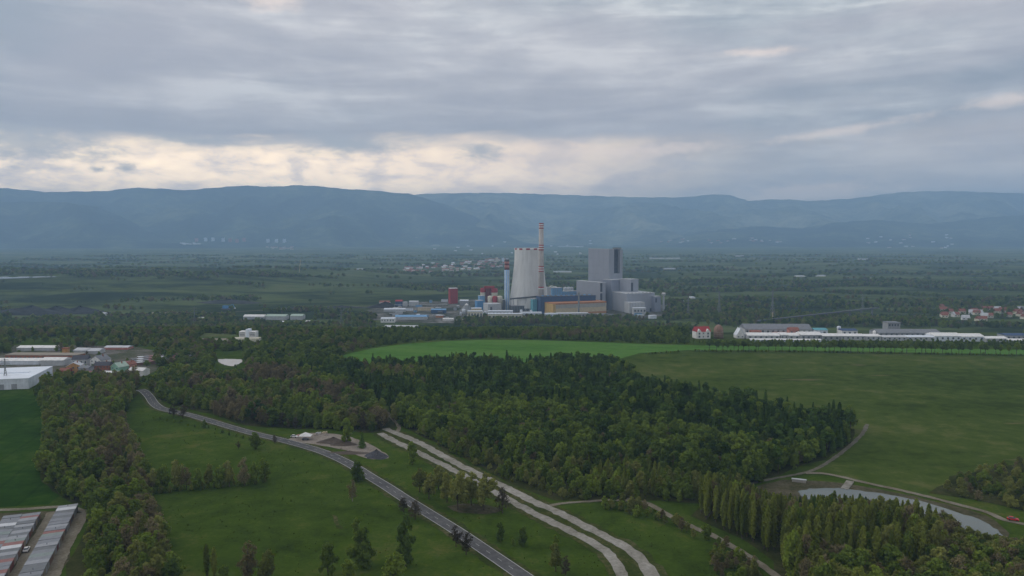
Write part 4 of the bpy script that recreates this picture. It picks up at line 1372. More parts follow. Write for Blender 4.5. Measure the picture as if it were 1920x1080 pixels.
e, s = thing_at('silo', 'pale lumpy silo group behind the low blue hall', 'silo', 1066, 570)
for k, (dx_, r) in enumerate(((-7, 5), (1, 6), (8, 4.5))):
    MB().lathe([(r, 0), (r, 36), (r * .8, 39), (0.2, 40.5)], 20, dx_, 12).build('tank', MC['lgrey'], e, True)

# ---- conveyor bridge
e, s = thing_at('conveyor_bridge', 'dark sloping conveyor bridge on legs below the cooling tower', 'conveyor', 956, 585.5)
mb = MB()
x1, zA, zB = (1008 - 956) * s, (585.5 - 560.5) * s, (585.5 - 555.6) * s
mb.add([(0, 0, zA - 1.5), (x1, 0, zB - 1.5), (x1, 4, zB - 1.5), (0, 4, zA - 1.5), (0, 0, zA + 1.5), (x1, 0, zB + 1.5), (x1, 4, zB + 1.5), (0, 4, zA + 1.5)],
       [(3, 2, 1, 0), (4, 5, 6, 7), (0, 1, 5, 4), (1, 2, 6, 5), (2, 3, 7, 6), (3, 0, 4, 7)])
mb.build('gallery', MC['dgrey'], e)
for xx_ in (963, 971, 985.5, 987.5, 998):
    X = (xx_ - 956) * s
    zt = zA + (zB - zA) * X / x1 - 1.5
    MB().bar((X - 1.5, .5, 0), (X, .5, zt), .55).bar((X + 1.5, 3.5, 0), (X, 3.5, zt), .55).build('leg', MC['grey'], e)
cblock('low dark machinery shed under the conveyor bridge', 'machine_shed', 955, 960, 1004, 574, 586, R(12), MC['dgrey'], extra=seams(8, 'grey'), roof=MC['grey'])
cblock('slim blue stair tower beside the dark blue hall', 'stair_tower', 995, 999, 1007, 561, 588, R(20), MC['teal'])

# ---- red and cream silos, left of the blue chimney
def silo(label, px, pb, ptop, w, body, cap, name='silo'):
    e, s = thing_at(name, label, 'silo', px, pb)
    r, H = w * s / 2, (pb - ptop) * s
    MB().lathe([(r, -.5), (r, H * .93), (r * .9, H * .97), (0.3, H)], 28).build('tank', body, e, True)
    MB().lathe([(r + .25, H * .78), (r + .25, H * .93), (r * .92, H * .985), (0.4, H + .5)], 28, caps=False).build('cap', cap, e, True)
    for k in range(2):
        MB().lathe([(r + .12, H * (.25 + .25 * k)), (r + .3, H * (.25 + .25 * k) + .3), (r + .12, H * (.25 + .25 * k) + .6)], 28, caps=False).build('ring', body, e)
    return e
silo('cream silo with a red cap, leftmost of the upper silos', 906, 577, 539.5, 10.5, MC['cream'], MC['red'])
silo('cream silo with a red cap, right of the dark red tower', 926.5, 577, 540, 13, MC['cream'], MC['red'])
e, s = thing_at('silo_tower', 'dark red square tower between the red capped silos', 'tower', 915.5, 577.5)
part(e, 'wall', MC['maroon'], (-5.2, 5.2, 0, 10, 0, 40 * s))
part(e, 'head_house', MC['red'], (-9, 14, -.6, 9, 37 * s, 41 * s))
silo('cream silo in front, left of the red one', 919.5, 582.5, 554.5, 10, MC['cream'], MC['cream'])
silo('round red silo between two cream ones in front', 928, 583, 554.8, 8.5, MC['red'], MC['red'])
silo('cream silo in front, right of the red one', 937, 582.5, 554.5, 10, MC['cream'], MC['cream'])
cblock('dark slim service tower right of the front silos', 'stair_tower', 942, 944, 947, 562, 584, R(25), MC['dgrey'])
cblock('bright blue boxy building left of the silos, lower part', 'blue_building', 890, 895, 906, 564, 583, R(25), MC['skyb'])
cblock('bright blue upper building left of the silos', 'blue_building', 896, 900, 909, 555, 581, R(25), MC['lblue'])
e, s = thing_at('conical_store', 'grey conical storage tent with a white peak', 'storage tent', 875, 583)
MB().lathe([(14, 0), (13, 3), (4, 13), (1.2, 16)], 24).build('cover', MC['steel'], e)
MB().lathe([(4.2, 13.0), (1.4, 16.1), (.2, 17)], 24).build('peak', MC['white'], e)
cblock('grey concrete block under the cream silos', 'concrete_building', 905, 915, 940, 571, 587, R(18), MC['lgrey'], extra=seams(5, 'grey'))
e, s = thing_at('filter_box', 'narrow dark hopper in front of the silo base', 'hopper', 921, 588)
MB().add([(-3, 0, 0), (3, 0, 0), (3, 5, 0), (-3, 5, 0), (-1.5, 1, 14), (1.5, 1, 14), (1.5, 4, 14), (-1.5, 4, 14)], [(3, 2, 1, 0), (4, 5, 6, 7), (0, 1, 5, 4), (1, 2, 6, 5), (2, 3, 7, 6), (3, 0, 4, 7)]).build('body', MC['dgrey'], e)
cblock('dark red silo building standing apart on the left of the plant', 'red_tower_building', 840, 844, 858, 541, 570, R(20), MC['red'], roof=MC['white'], extra=seams(4, 'maroon'))

# ---- white and cream low buildings along the plant's front
def long_row(label, x0, x1, yt, yb, m, a=R(4), roofm=None, wins=6, name='service_building'):
    def ex(e, LU, LV, H, s):
        for k in range(wins):
            u0 = LU * (k + .25) / wins
            part(e, 'window', MC['glass'], (u0, u0 + LU * .45 / wins, -.12, -.01, H * .45, H * .75))
    e, s = thing_at(name, label, 'building', x0, yb, a)
    LU, H = (x1 - x0) * s / math.cos(a), (yb - yt) * s
    part(e, 'wall', m, (0, LU, 0, 14, 0, H))
    part(e, 'roof', roofm or MC['palew'], (-.3, LU + .3, -.3, 14.3, H + .003, H + .7))
    if wins:
        ex(e, LU, 14, H, s)
    return e
long_row('cream low building at the left end of the plant front', 877, 905, 584, 599, MC['cream'], wins=5)
long_row('small pale block on the left of the plant front', 884, 903, 578.5, 592, MC['beige'], wins=3)
long_row('long white building below the silos in the plant front', 915, 980, 589, 602, MC['cream'], R(2), wins=9)
long_row('stepped white roof building behind the long white front building', 916, 962, 583.5, 595, MC['palew'], R(3), wins=7)
long_row('row of white sheds in front of the conveyor bridge', 978, 1016, 586.5, 597, MC['palew'], R(3), wins=8)
long_row('pale sheds in front of the orange hall', 1022, 1046, 588.5, 598, MC['palew'], R(2), wins=5)
long_row('low pale wall building along the foot of the orange hall', 1046, 1104, 588, 597, MC['beigeg'], R(5), wins=9)
long_row('low white store at the right foot of the grey halls', 1188, 1212, 578, 590, MC['lgrey'], R(5), wins=4)
e, s = thing_at('mast', 'pale slim post in front of the orange hall', 'mast', 1085, 594)
MB().lathe([(1.9, 0), (1.7, 46 * s), (.4, 46.6 * s)], 12).build('pole', MC['steel'], e)
MB().lathe([(2.3, 0), (2.3, 3), (1.9, 3.2)], 12).build('foot', MC['lgrey'], e)
e, s = thing_at('observation_tower', 'slender pale tower with a wide white head, right of the plant', 'tower', 1244, 583)
MB().lathe([(2.4, 0), (1.8, 29 * s), (3.6, 30 * s)], 14).build('shaft', MC['lgrey'], e)
MB().lathe([(3.6, 29.5 * s), (4.6, 31 * s), (4.6, 33.5 * s), (3.2, 34.2 * s)], 14).build('head', MC['white'], e)
MB().lathe([(4.7, 31.6 * s), (4.7, 32.6 * s)], 14, caps=False).build('glazing', MC['glass'], e)

# ---- clutter of the plant yard
YR = random.Random(51)
tones = {'grey': 'grey', 'palew': 'white', 'rust': 'rusty', 'lblue': 'light blue', 'beigeg': 'tan', 'dgrey': 'dark', 'lgrey': 'pale grey'}
for k in range(46):
    x = YR.uniform(715, 900) if k < 30 else YR.uniform(900, 1240)
    y = YR.uniform(566, 600) if k < 30 else YR.uniform(592, 600)
    mk = YR.choice(list(tones))
    e, s = thing_at('yard_hut', 'small %s flat roofed hut in the yard %s' % (tones[mk], 'left of the plant' if k < 30 else 'along the plant front'), 'hut', x, y, YR.uniform(-.3, .3), 'huts in the plant yard')
    w, h, d = YR.uniform(5, 16), YR.uniform(3, 6.5), YR.uniform(5, 10)
    part(e, 'wall', MC[mk], (0, w, 0, d, 0, h))
    part(e, 'roof', MC[YR.choice(['rooff', 'palew', 'roofp', 'grey'])], (-.3, w + .3, -.3, d + .3, h + .003, h + .5))
for k in range(9):
    x, y = YR.uniform(850, 1010), YR.uniform(587, 594)
    e, s = thing_at('storage_tank', 'small round white tank standing along the plant front', 'tank', x, y, 0, 'tanks along the plant front')
    r, h = YR.uniform(1.8, 3.6), YR.uniform(5, 10)
    MB().lathe([(r, 0), (r, h), (r * .5, h + .8), (.1, h + 1)], 18).build('tank', MC['palew'], e, True)
    MB().lathe([(r + .1, h * .5), (r + .25, h * .5 + .2), (r + .1, h * .5 + .4)], 18, caps=False).build('ring', MC['grey'], e)
for k, (x0, x1, y, z) in enumerate(((862, 905, 590, 9), (1045, 1140, 594, 6), (740, 840, 578, 8))):
    e, s = thing_at('pipe_rack', ('pipe rack left of the silos', 'low pipe rack in front of the orange hall', 'pipe rack crossing the yard left of the plant')[k] + ' on thin steel legs', 'pipe rack', x0, y, 0)
    L = (x1 - x0) * s
    for q in range(3):
        MB().bar((0, q * .9, z + .4), (L, q * .9, z + .4), .35).build('pipe', MC[('lgrey', 'steel', 'palew')[q]], e)
    for q in range(int(L / 12) + 1):
        part(e, 'leg', MC['steel'], (q * 12 - .2, q * 12 + .2, -.3, 2.2, 0, z))

# ================================================================== TOWN, SHEDS, SMALL THINGS
def house(label, x0, x1, yeave, yb, ridge, wm, rm, depth=9.0, rz=0.0, wins=3, along='x', cat='house', name='house', group=None, chim=True, storeys=1):
    e, s = thing_at(name, label, cat, (x0 + x1) / 2, yb, rz, group)
    w, H, rh = (x1 - x0) * s, (yb - yeave) * s, ridge * s
    part(e, 'wall', wm, (-w / 2, w / 2, 0, depth, -0.3, H))
    if along == 'y':
        MB().add([(-w / 2, .002, H), (w / 2, .002, H), (0, .002, H + rh * .96), (-w / 2, .3, H), (w / 2, .3, H), (0, .3, H + rh * .96)], [(0, 1, 2), (5, 4, 3), (0, 3, 4, 1), (1, 4, 5, 2), (2, 5, 3, 0)]).build('gable_wall', wm, e)
        xm = rh
        o = .35
        mb = MB()
        for sg in (-1, 1):
            a, b = (sg * (w / 2 + o), H - .2), (0, H + rh)
            mb.add([(a[0], -o, a[1]), (b[0], -o, b[1]), (b[0], depth + o, b[1]), (a[0], depth + o, a[1]), (a[0], -o, a[1] + .3), (b[0], -o, b[1] + .3), (b[0], depth + o, b[1] + .3), (a[0], depth + o, a[1] + .3)],
                   [(3, 2, 1, 0), (4, 5, 6, 7), (0, 1, 5, 4), (1, 2, 6, 5), (2, 3, 7, 6), (3, 0, 4, 7)])
        ro = mb.build('roof', rm, e)
    else:
        ro = MB().gable(-w / 2, w / 2, 0, depth, H + .003, H + rh, 'x', .35).build('roof', rm, e)
    if chim:
        cx = w * .2 if along == 'x' else w * .16
        part(ro, 'chimney', MC['brick'], (cx - .35, cx + .35, depth * .55, depth * .55 + .7, H + rh * .4, H + rh + 1.0))
    for f in range(storeys):
        for k in range(wins):
            u0 = -w / 2 + w * (k + .3) / wins
            zb = H * (f + .4) / storeys
            part(e, 'window', MC['glass'], (u0, u0 + w * .36 / wins, -.08, -.005, zb, zb + H * .36 / storeys))
    return e
def shed(label, x0, x1, yeave, yb, ridge, wm, rm, depth=14.0, rz=0.0, name='shed', cat='shed', wins=0, group=None):
    return house(label, x0, x1, yeave, yb, ridge, wm, rm, depth, rz, wins, 'x', cat, name, group, False)

# ---- left town
A, B = P(54, 729), P(99, 705)
v = (B - A)
e = empty('warehouse', A, math.atan2(v.y, v.x) - math.pi / 2)
tag(e, 'large white warehouse with pale flat roof at the left edge', 'warehouse')
Lw = v.length
part(e, 'wall', MC['palew'], (-95, 0, 0, Lw, -.3, 8.0))
part(e, 'roof', mat('white_membrane', (0.74, 0.79, 0.86), 0.6, 0.05, 0.05), (-95.3, .3, -.3, Lw + .3, 8.003, 8.5))
for k in range(7):
    part(e, 'cladding_panel', MC['stripe'], (.003, .12, Lw * k / 7 + .4, Lw * (k + 1) / 7 - .4, .3, 7.6))
for k in range(5):
    part(e, 'loading_door', MC['grey'], (-12 - k * 9, -8 - k * 9, -.12, -.003, 0, 4.2))
part(e, 'skylight', MC['stripe'], (-60, -8, Lw * .48, Lw * .52, 8.503, 8.9))
e = long_row('long brick building with a row of dark windows behind the warehouse', 10, 148, 666, 677, MC['brick'], R(-2), MC['wood'], 16, 'brick_building')
e, s = thing_at('brick_tower', 'small ochre brick tower above the long brick building', 'tower', 113, 672)
part(e, 'wall', MC['ochre'], (-2.6, 2.6, 8, 12, 0, 16 * s))
part(e, 'cap', MC['brick'], (-3, 3, 7.6, 12.4, 16 * s + .003, 17.5 * s))
shed('white low shed left of the pair behind the warehouse', -40, 74, 676.5, 684, 3.5, MC['palew'], MC['white'], 14)
shed('white low shed right of the pair behind the warehouse', 76, 119, 675.5, 686, 4, MC['lgrey'], MC['white'], 14)
house('big house with a dark grey roof right of the brick building', 136, 163, 674, 687, 7, MC['lgrey'], MC['roofdark'], 10, R(12), 4)
house('white gabled house with grey roof in the left town', 166, 193, 675, 687, 8, MC['white'], MC['rooff'], 11, R(-20), 3, 'y', storeys=2)
house('dark roofed brick house in the middle of the left town', 176, 204, 685.5, 698, 6.5, MC['brick'], MC['roofdark'], 9, R(4), 5, storeys=2)
house('orange brown house with a pale roof in the left town', 126, 150, 686, 702, 6, MC['ochre'], MC['roofp'], 10, R(15), 3, 'y', storeys=2)
house('mint green gabled house in the left town', 204, 227, 688, 699, 7.5, MC['mint'], MC['greenroof'], 10, R(-25), 2, 'y', storeys=2)
house('pink gabled house right of the mint one', 230, 244, 684, 694, 5, MC['pink'], MC['roofred'], 9, R(-15), 2, 'y')
shed('white tarpaulin shed at the right end of the left town', 238, 270, 695, 705, 5, MC['white'], MC['white'], 9, R(-12))
shed('flat white roofed shed in front of the mint house', 189, 222, 698.5, 704, 2, MC['lgrey'], MC['white'], 8, R(-4))
shed('small red shed beside the orange brown house', 112, 128, 694.5, 705, 4, MC['red'], MC['roofred'], 7, R(6))
shed('grey pitched shed behind the orange brown house', 146, 166, 690, 703, 4, MC['grey'], MC['rooff'], 8, R(-8))
shed('small pink shed in front of the orange brown house', 150, 175, 699, 706, 3, MC['pink'], MC['roofmr'], 6, R(-5))
for k, lab in enumerate(('nearest', 'second', 'third', 'farthest')):
    e, s = thing_at('garage_row', lab + ' of four long low garage rows right of the left town', 'garages', 224 + 12 * k, 689 - 4.5 * k, R(38))
    L = 60
    part(e, 'wall', MC['brown'], (0, L, 0, 6, 0, 2.6))
    for q in range(12):
        part(e, 'roof_panel', [MC['rooff'], MC['roofp'], MC['roofg2'], MC['roofmr']][(q * 7 + k * 3) % 4], (L * q / 12, L * (q + 1) / 12 - .05, -.3, 6.3, 2.603, 2.9))
shed('pale roofed shed behind the dark roofed house', 137, 162, 657, 664, 3.5, MC['lgrey'], MC['roofp'], 14, R(-5))
shed('pale roofed shed right of its twin behind the town', 163, 186, 658, 664, 3.5, MC['lgrey'], MC['roofp'], 14, R(5))
shed('long white roofed shed at the back of the left town', 31, 105, 652, 658, 3, MC['lgrey'], MC['white'], 14, 0)
shed('low pinkish building behind the garage rows', 195, 240, 651.5, 656, 2.5, MC['pink'], MC['roofp'], 12, 0)

# ---- mid left, on the plain
e, s = thing_at('office_block', 'white twin office block with a central tower, left of the fields', 'office block', 461, 641.5)
part(e, 'low_wing', MC['cream'], (-24 * s, 26 * s, -4, 6, 0, 8 * s))
part(e, 'left_block', MC['white'], (-16 * s, -3.2 * s, 6.003, 16, 0, 19 * s))
part(e, 'right_block', MC['white'], (3.2 * s, 15 * s, 6.003, 16, 0, 18.5 * s))
part(e, 'stair_tower', MC['stripe'], (-3 * s, 3 * s, 5, 15, 8.1 * s, 23 * s))
for sx in (-15, 4):
    for f in range(3):
        part(e, 'window_band', MC['glass'], (sx * s, (sx + 10) * s, 5.9, 6.0, (10 + 2.8 * f) * s, (11.3 + 2.8 * f) * s))
shed('low cream building left of the white office block', 375, 422, 637.5, 643, 2, MC['cream'], MC['wood'], 10, 0, wins=8)
shed('small white shed in front of the office block', 446, 466, 641, 645, 2, MC['white'], MC['white'], 8, 0)
shed('bright white shed left of the green roofed sheds', 456, 495, 593.5, 599, 3, MC['lgrey'], MC['white'], 20, 0)
shed('pale green roofed shed, left of two', 498, 536, 593, 600, 3, MC['lgrey'], MC['greenroof'], 22, 0)
shed('pale green roofed shed, right of two', 544, 567, 592.5, 599.5, 3, MC['lgrey'], MC['greenroof'], 22, 0)
shed('small white shed below the green roofed ones', 520, 535, 603.5, 607, 1.5, MC['lgrey'], MC['white'], 10, 0)
shed('small pale shed right of the green roofed ones', 573, 584, 602.5, 606, 1.5, MC['lgrey'], MC['white'], 10, 0)
shed('small white shed left of the bright white shed', 370, 388, 597, 602, 2, MC['lgrey'], MC['white'], 14, 0)
shed('long pale low building far left under the spoil heap', 283, 333, 588, 593, 2, MC['lgrey'], MC['wood'], 16, 0)
house('lone white house at the foot of the spoil heap', 191, 198, 588, 592.5, 2.5, MC['white'], MC['roofp'], 9, 0, 2, chim=False)
e, s = thing_at('excavator', 'blue digging machine on the spoil heap slope', 'excavator', 422, 581)
part(e, 'chassis', MC['dgrey'], (-9, 9, 0, 8, 0, 3))
part(e, 'cab', MC['skyb'], (-6, 5, 1, 7, 3.003, 9))
MB().bar((4, 4, 7), (16, 4, 12), .8).bar((16, 4, 12), (20, 4, 4), .7).build('boom', MC['skyb'], e)
part(e, 'bucket', MC['white'], (18.5, 22, 3, 5.5, 2, 4.4))
shed('white building below the blue roofed row, left of the plant', 714, 740, 597.5, 605, 2, MC['white'], MC['palew'], 16, 0, wins=5)
shed('long blue roofed building left of the plant', 741, 800, 594, 600, 3, MC['lgrey'], MC['lblue'], 18, R(3))
shed('flat grey roofed hall half sunk in the trees left of the plant', 719, 782, 613.5, 622, 2.5, MC['lgrey'], MC['roofp'], 24, R(-5))
shed('white building with red eaves beside the coal heap', 711, 730, 567, 572.5, 3, MC['white'], MC['roofred'], 16, 0)
shed('small red roofed works building right of the coal heap', 741, 754, 565, 575, 2.5, MC['blue'], MC['red'], 16, 0)
shed('grey works building right of the red roofed one', 755, 763, 567, 575, 1.5, MC['lgrey'], MC['grey'], 14, 0)
shed('pale works building farther right of the coal heap', 767, 784, 566, 575, 2, MC['lgrey'], MC['lgrey'], 14, 0)
shed('long pale shed in front of the coal heap', 720, 760, 580, 585, 2, MC['lgrey'], MC['palew'], 14, R(4))
shed('low tan shed in the yard left of the plant', 783, 812, 578, 583, 2, MC['beige'], MC['wood'], 14, 0)
shed('blue yard shed left of the plant', 808, 836, 581, 588, 2, MC['blue'], MC['lblue'], 14, 0)
shed('small grey yard building below the red silo building', 862, 878, 564, 572, 2, MC['grey'], MC['palew'], 14, 0)
shed('white low shed left of the cream plant building', 830, 850, 598, 602, 1.5, MC['white'], MC['white'], 10, 0)
shed('white low shed just left of the plant front', 856, 872, 600, 604, 1.5, MC['white'], MC['white'], 10, 0)

# ---- heaps
def heap(name, label, px, py, w, h, d, m, seed):
    e_, s = site(px, py)
    rnd = random.Random(seed)
    n1 = noise1(seed, 3, 0.9)
    v, f = [], []
    nr, na = 9, 26
    ph = rnd.uniform(0, 6)
    for j in range(nr + 1):
        t = j / nr
        for i in range(na):
            a = 2 * math.pi * i / na
            k = 1 + 0.13 * math.sin(2 * a + ph) + 0.08 * math.sin(5 * a + ph * 2)
            z = h * max(0, (1 - t) ** 0.95) * (1 + 0.12 * math.sin(3 * a + ph + 4 * t)) + rnd.uniform(-.03, .03) * h
            v.append((w / 2 * t * k * math.cos(a), d / 2 * t * k * math.sin(a), z if j < nr else -.3))
    for j in range(nr):
        for i in range(na):
            i2 = (i + 1) % na
            f.append((j * na + i, (j + 1) * na + i, (j + 1) * na + i2, j * na + i2))
    o = mesh_obj(name, v, f, m, smooth=False)
    o.location = e_
    tag(o, label, 'heap')
    return o
heap('coal_heap', 'long black coal heap left of the red roofed works building', 722, 577, 78, 13, 40, MC['coal'], 3)
heap('coal_heap', 'low black coal ridge far left of the works buildings', 640, 577, 110, 5, 30, MC['coal'], 4)
heap('coal_heap', 'flat black coal ridge on the plain below the spoil heap', 560, 579, 130, 4, 26, MC['coal'], 6)
heap('soil_heap', 'brown soil heap in the gravel yard, left one', 625, 830, 18, 3.2, 9, MC['soil'], 7)
heap('soil_heap', 'brown soil heap right behind the first in the gravel yard', 645, 834, 15, 3.0, 8, MC['soil'], 8)
heap('soil_heap', 'long low soil bank beside the road in the gravel yard', 655, 850, 26, 1.4, 6, MC['soil'], 9)
heap('gravel_heap', 'dark grey gravel mound right of the gravel yard', 706, 857, 14, 4.0, 9, mat('dark_gravel', (0.075, 0.075, 0.085), 0.95, 0.3, 1.2), 10)
for k, (x, y, w) in enumerate(((594, 817, 4.5), (603, 816, 5), (612, 816.5, 4))):
    heap('rubble_heap', ('left', 'middle', 'right')[k] + ' of three pale rubble heaps at the back of the gravel yard', x, y, w, 1.4, 3, m_gravel, 20 + k)
# dark scarps of the spoil heap
for k, (x, y, w, h, lab) in enumerate(((60, 589, 190, 17, 'left'), (105, 588, 130, 15, 'middle'), (150, 587, 120, 14, 'right'))):
    heap('spoil_bank', lab + ' of three dark bare banks at the foot of the spoil heap', x, y, w, h, 60, mat('dark_spoil', (0.030, 0.034, 0.036), 0.95, 0.35, 0.05), 30 + k)
heap('spoil_bank', 'dark bare bank on the right shoulder of the spoil heap', 430, 568, 160, 9, 60, MATS['dark_spoil'], 35)

# ---- right industrial estate
house('white villa with a bright red hipped roof at the estate left end', 1305, 1333, 622, 635, 9, MC['white'], MC['red'], 13, R(8), 5, storeys=2)
VE = [o for o in bpy.data.objects if str(o.get('label', '')).startswith('white villa')][0]
for sx in (-5.2, 5.2):
    MB().add([(sx - 2.4, -.6, 0), (sx + 2.4, -.6, 0), (sx + 2.4, -.6, 8.2), (sx, -.6, 11.2), (sx - 2.4, -.6, 8.2), (sx - 2.4, 4, 0), (sx + 2.4, 4, 0), (sx + 2.4, 4, 8.2), (sx, 4, 11.2), (sx - 2.4, 4, 8.2)],
             [(0, 1, 2, 3, 4), (9, 8, 7, 6, 5), (0, 5, 6, 1), (1, 6, 7, 2), (2, 7, 8, 3), (3, 8, 9, 4), (4, 9, 5, 0)]).build('gable_bay', MC['white'], VE)
    for q in range(2):
        part(VE, 'window', MC['glass'], (sx - 1, sx + 1, -.68, -.605, 1.5 + 3.4 * q, 3.6 + 3.4 * q))
e, s = thing_at('domed_tower', 'brownish round tank with a domed top beside the red roofed villa', 'tank', 1347, 634)
MB().lathe([(5.4, 0), (5.6, 7), (5.3, 10.5), (4.2, 13.4), (2.2, 15.2), (.2, 15.9)], 24).build('tank', mat('rusty_dome', (0.27, 0.17, 0.13), .85, .25, .3), e, True)
for k in range(3):
    MB().lathe([(5.62, 2 + 2.6 * k), (5.85, 2.2 + 2.6 * k), (5.62, 2.4 + 2.6 * k)], 24, caps=False).build('ring', MC['wood'], e)
house('white steep gabled building right of the domed tank', 1381, 1396, 629, 634.5, 13, MC['white'], MC['palew'], 12, 0, 2, 'y', chim=False)
RT = [
    ('long blue grey roofed hall at the back of the estate', 1397, 1522, 617, 628, 8, 'lgrey', 'rooff', 26),
    ('small reddish house in front of the blue grey hall, right', 1480, 1498, 618, 631, 4, 'pink', 'roofred', 10),
    ('low reddish shed in front of the blue grey hall', 1452, 1478, 625, 631, 2, 'brick', 'roofred', 10),
    ('low red shed at the left end of the blue grey hall', 1409, 1428, 622, 630, 2.5, 'brick', 'roofred', 10),
    ('teal roofed hall in the estate', 1528, 1552, 619, 629, 3, 'palew', 'teal', 16),
    ('blue roofed hall right of the white tank', 1579, 1608, 620, 630, 3, 'white', 'blue', 16),
    ('bright white long hall at the left front of the estate', 1402, 1462, 629, 636.5, 4, 'lgrey', 'white', 18),
    ('white hall just right of the first white hall', 1464, 1478, 628, 636.5, 3.5, 'lgrey', 'white', 18),
    ('white hall in the middle front of the estate', 1479, 1500, 629, 637, 3.5, 'lgrey', 'white', 18),
    ('wide white hall with a grey wall, mid estate', 1502, 1541, 628, 638, 4.5, 'grey', 'white', 20),
    ('low white front strip hall of the estate', 1407, 1476, 637, 640.5, 1.6, 'palew', 'white', 8),
    ('second low white front strip hall of the estate', 1480, 1540, 637.5, 641, 1.6, 'palew', 'white', 8),
    ('white hall with grey front right of the wide one', 1543, 1575, 630, 639, 3.5, 'grey', 'white', 18),
    ('broad white flat hall in the centre right of the estate', 1577, 1622, 630, 638, 2.5, 'lgrey', 'white', 22),
    ('white hall right of the broad flat one', 1624, 1652, 630.5, 638.5, 2.5, 'lgrey', 'white', 20),
    ('long grey roofed hall at the back right of the estate', 1648, 1764, 624, 631, 5, 'grey', 'rooff', 26),
    ('pale flat hall below the long grey roofed one', 1655, 1700, 632, 639, 2, 'lgrey', 'roofp', 18),
    ('pale flat hall right below the long grey roofed one', 1702, 1752, 632, 639.5, 2, 'lgrey', 'palew', 18),
    ('big white hall at the right of the estate', 1753, 1802, 630, 640, 4.5, 'palew', 'white', 22),
    ('big white hall right next to its twin in the estate', 1803, 1846, 631, 640.5, 4, 'palew', 'white', 22),
    ('white hall near the right end of the estate', 1848, 1890, 634.5, 641.5, 2.5, 'lgrey', 'white', 18),
    ('dark blue roofed hall at the right edge of the estate', 1887, 1935, 629, 638, 3, 'grey', 'blue', 18),
    ('low white hall at the right edge of the estate', 1893, 1950, 638, 643, 2, 'palew', 'white', 12),
]
for (lab, x0, x1, ye, yb, rg, wm, rm, dp) in RT:
    e = shed(lab, x0, x1, ye, yb, rg, MC[wm], MC[rm], dp, R(-2), 'factory_hall', 'hall', wins=max(2, int((x1 - x0) / 9)))
e, s = thing_at('grey_block', 'grey windowed block above the long grey roofed hall', 'building', 1691, 626)
part(e, 'wall', MC['grey'], (-12 * s, 12 * s, 20, 34, 0, 17 * s))
for k in range(4):
    part(e, 'window', MC['glass'], ((-10 + 5.4 * k) * s, (-7 + 5.4 * k) * s, 19.9, 19.997, 11 * s, 15 * s))
part(e, 'roof', MC['rooff'], (-12.6 * s, 12.6 * s, 19.6, 34.4, 17 * s + .003, 18 * s))
silo('white upright tank behind the teal roofed hall', 1572.5, 628, 611.5, 6.5, MC['white'], MC['palew'], 'tank')
silo('small white tower tank right of the blue roofed hall', 1639, 634, 620, 5, MC['white'], MC['white'], 'tank')

# ---- village with red roofs on the right
VR = random.Random(12)
for k in range(30):
    x = VR.uniform(1762, 1925)
    y = VR.uniform(583, 603) - max(0, (1840 - x)) * 0.05
    w = VR.uniform(8, 14)
    white = VR.random() < .25
    house('white walled house with grey roof in the far right village' if white else 'small red roofed house in the far right village', x, x + w, y - 4.5, y, 5.0, MC['white'] if white else MC['cream'], MC['roofp'] if white else MC['roofred'], 9, VR.uniform(-.6, .6), 2, group='white village houses on the right' if white else 'red roofed village houses on the right', chim=False)
# ---- far towns
def block(label, x, yb, yt, w, m, group):
    e, s = thing_at('tower_block', label, 'tower block', x, yb, 0, group)
    H = (yb - yt) * s
    part(e, 'wall', m, (-w * s / 2, w * s / 2, 0, 18, 0, H))
    part(e, 'roof', MC['grey'], (-w * s / 2 - .4, w * s / 2 + .4, -.4, 18.4, H + .003, H + 2))
    return e
def hillpoint(px, py):
    """ground or mountain slope seen at a photo pixel"""
    d = ray(px, py).normalized()
    best = None
    for t in HILL:
        h = t.ray_cast(Vector((0, 0, CAMH)), d)
        if h[0] is not None and (best is None or h[3] < best[1]):
            best = (h[0], h[3])
    g = P(px, py) if py > 445 else None
    if best and (g is None or best[1] < (g - Vector((0, 0, CAMH))).length):
        return best[0]
    return g
HILL = []
for o in bpy.data.objects:
    if o.name.startswith(('mountain', 'foothill')):
        HILL.append(BVHTree.FromPolygons([vv.co.copy() for vv in o.data.vertices], [tuple(pp.vertices) for pp in o.data.polygons]))
def far_house(px, py, wpx, hpx, wm, rm, label, group, name='house', cat='house', dp=14.0, roof=True):
    p = hillpoint(px, py)
    if p is None:
        return
    s = p.y / FPX
    e = empty(name, p)
    tag(e, label, cat, group)
    w, h = wpx * s, hpx * s
    part(e, 'wall', wm, (-w / 2, w / 2, 0, dp, -12, h))
    if roof:
        MB().gable(-w / 2, w / 2, 0, dp, h + .01, h + max(2.5, h * .55), 'x', .5).build('roof', rm, e)
    else:
        part(e, 'roof', rm, (-w / 2 - .5, w / 2 + .5, -.5, dp + .5, h + .01, h + 1.5))
ordn = ['first', 'second', 'third', 'fourth', 'fifth', 'sixth', 'seventh', 'eighth', 'ninth', 'tenth']
for k, (x, y, m) in enumerate([(368, 453.5, 'pink'), (385, 452.5, 'stripe'), (399, 452.5, 'stripe'), (418, 453, 'stripe'), (431, 454, 'pink'), (444, 455, 'pink'), (457, 453, 'pink'), (502, 455, 'stripe'), (518, 455, 'stripe'), (533, 455, 'stripe')]):
    far_house(x, y, 5.4, 7.0, MC[m], MC['grey'], ordn[k] + ' from the left of ten tower blocks at the left mountain foot', 'tower blocks at the mountain foot', 'tower_block', 'tower block', 22, False)
FR = random.Random(31)
for k in range(20):
    far_house(FR.uniform(500, 548), FR.uniform(463.5, 468), FR.uniform(3, 7), 1.4, MC['cream'], MC['roofred'], 'tiny red roofed house in the far settlement below the tower blocks', 'houses below the far tower blocks')
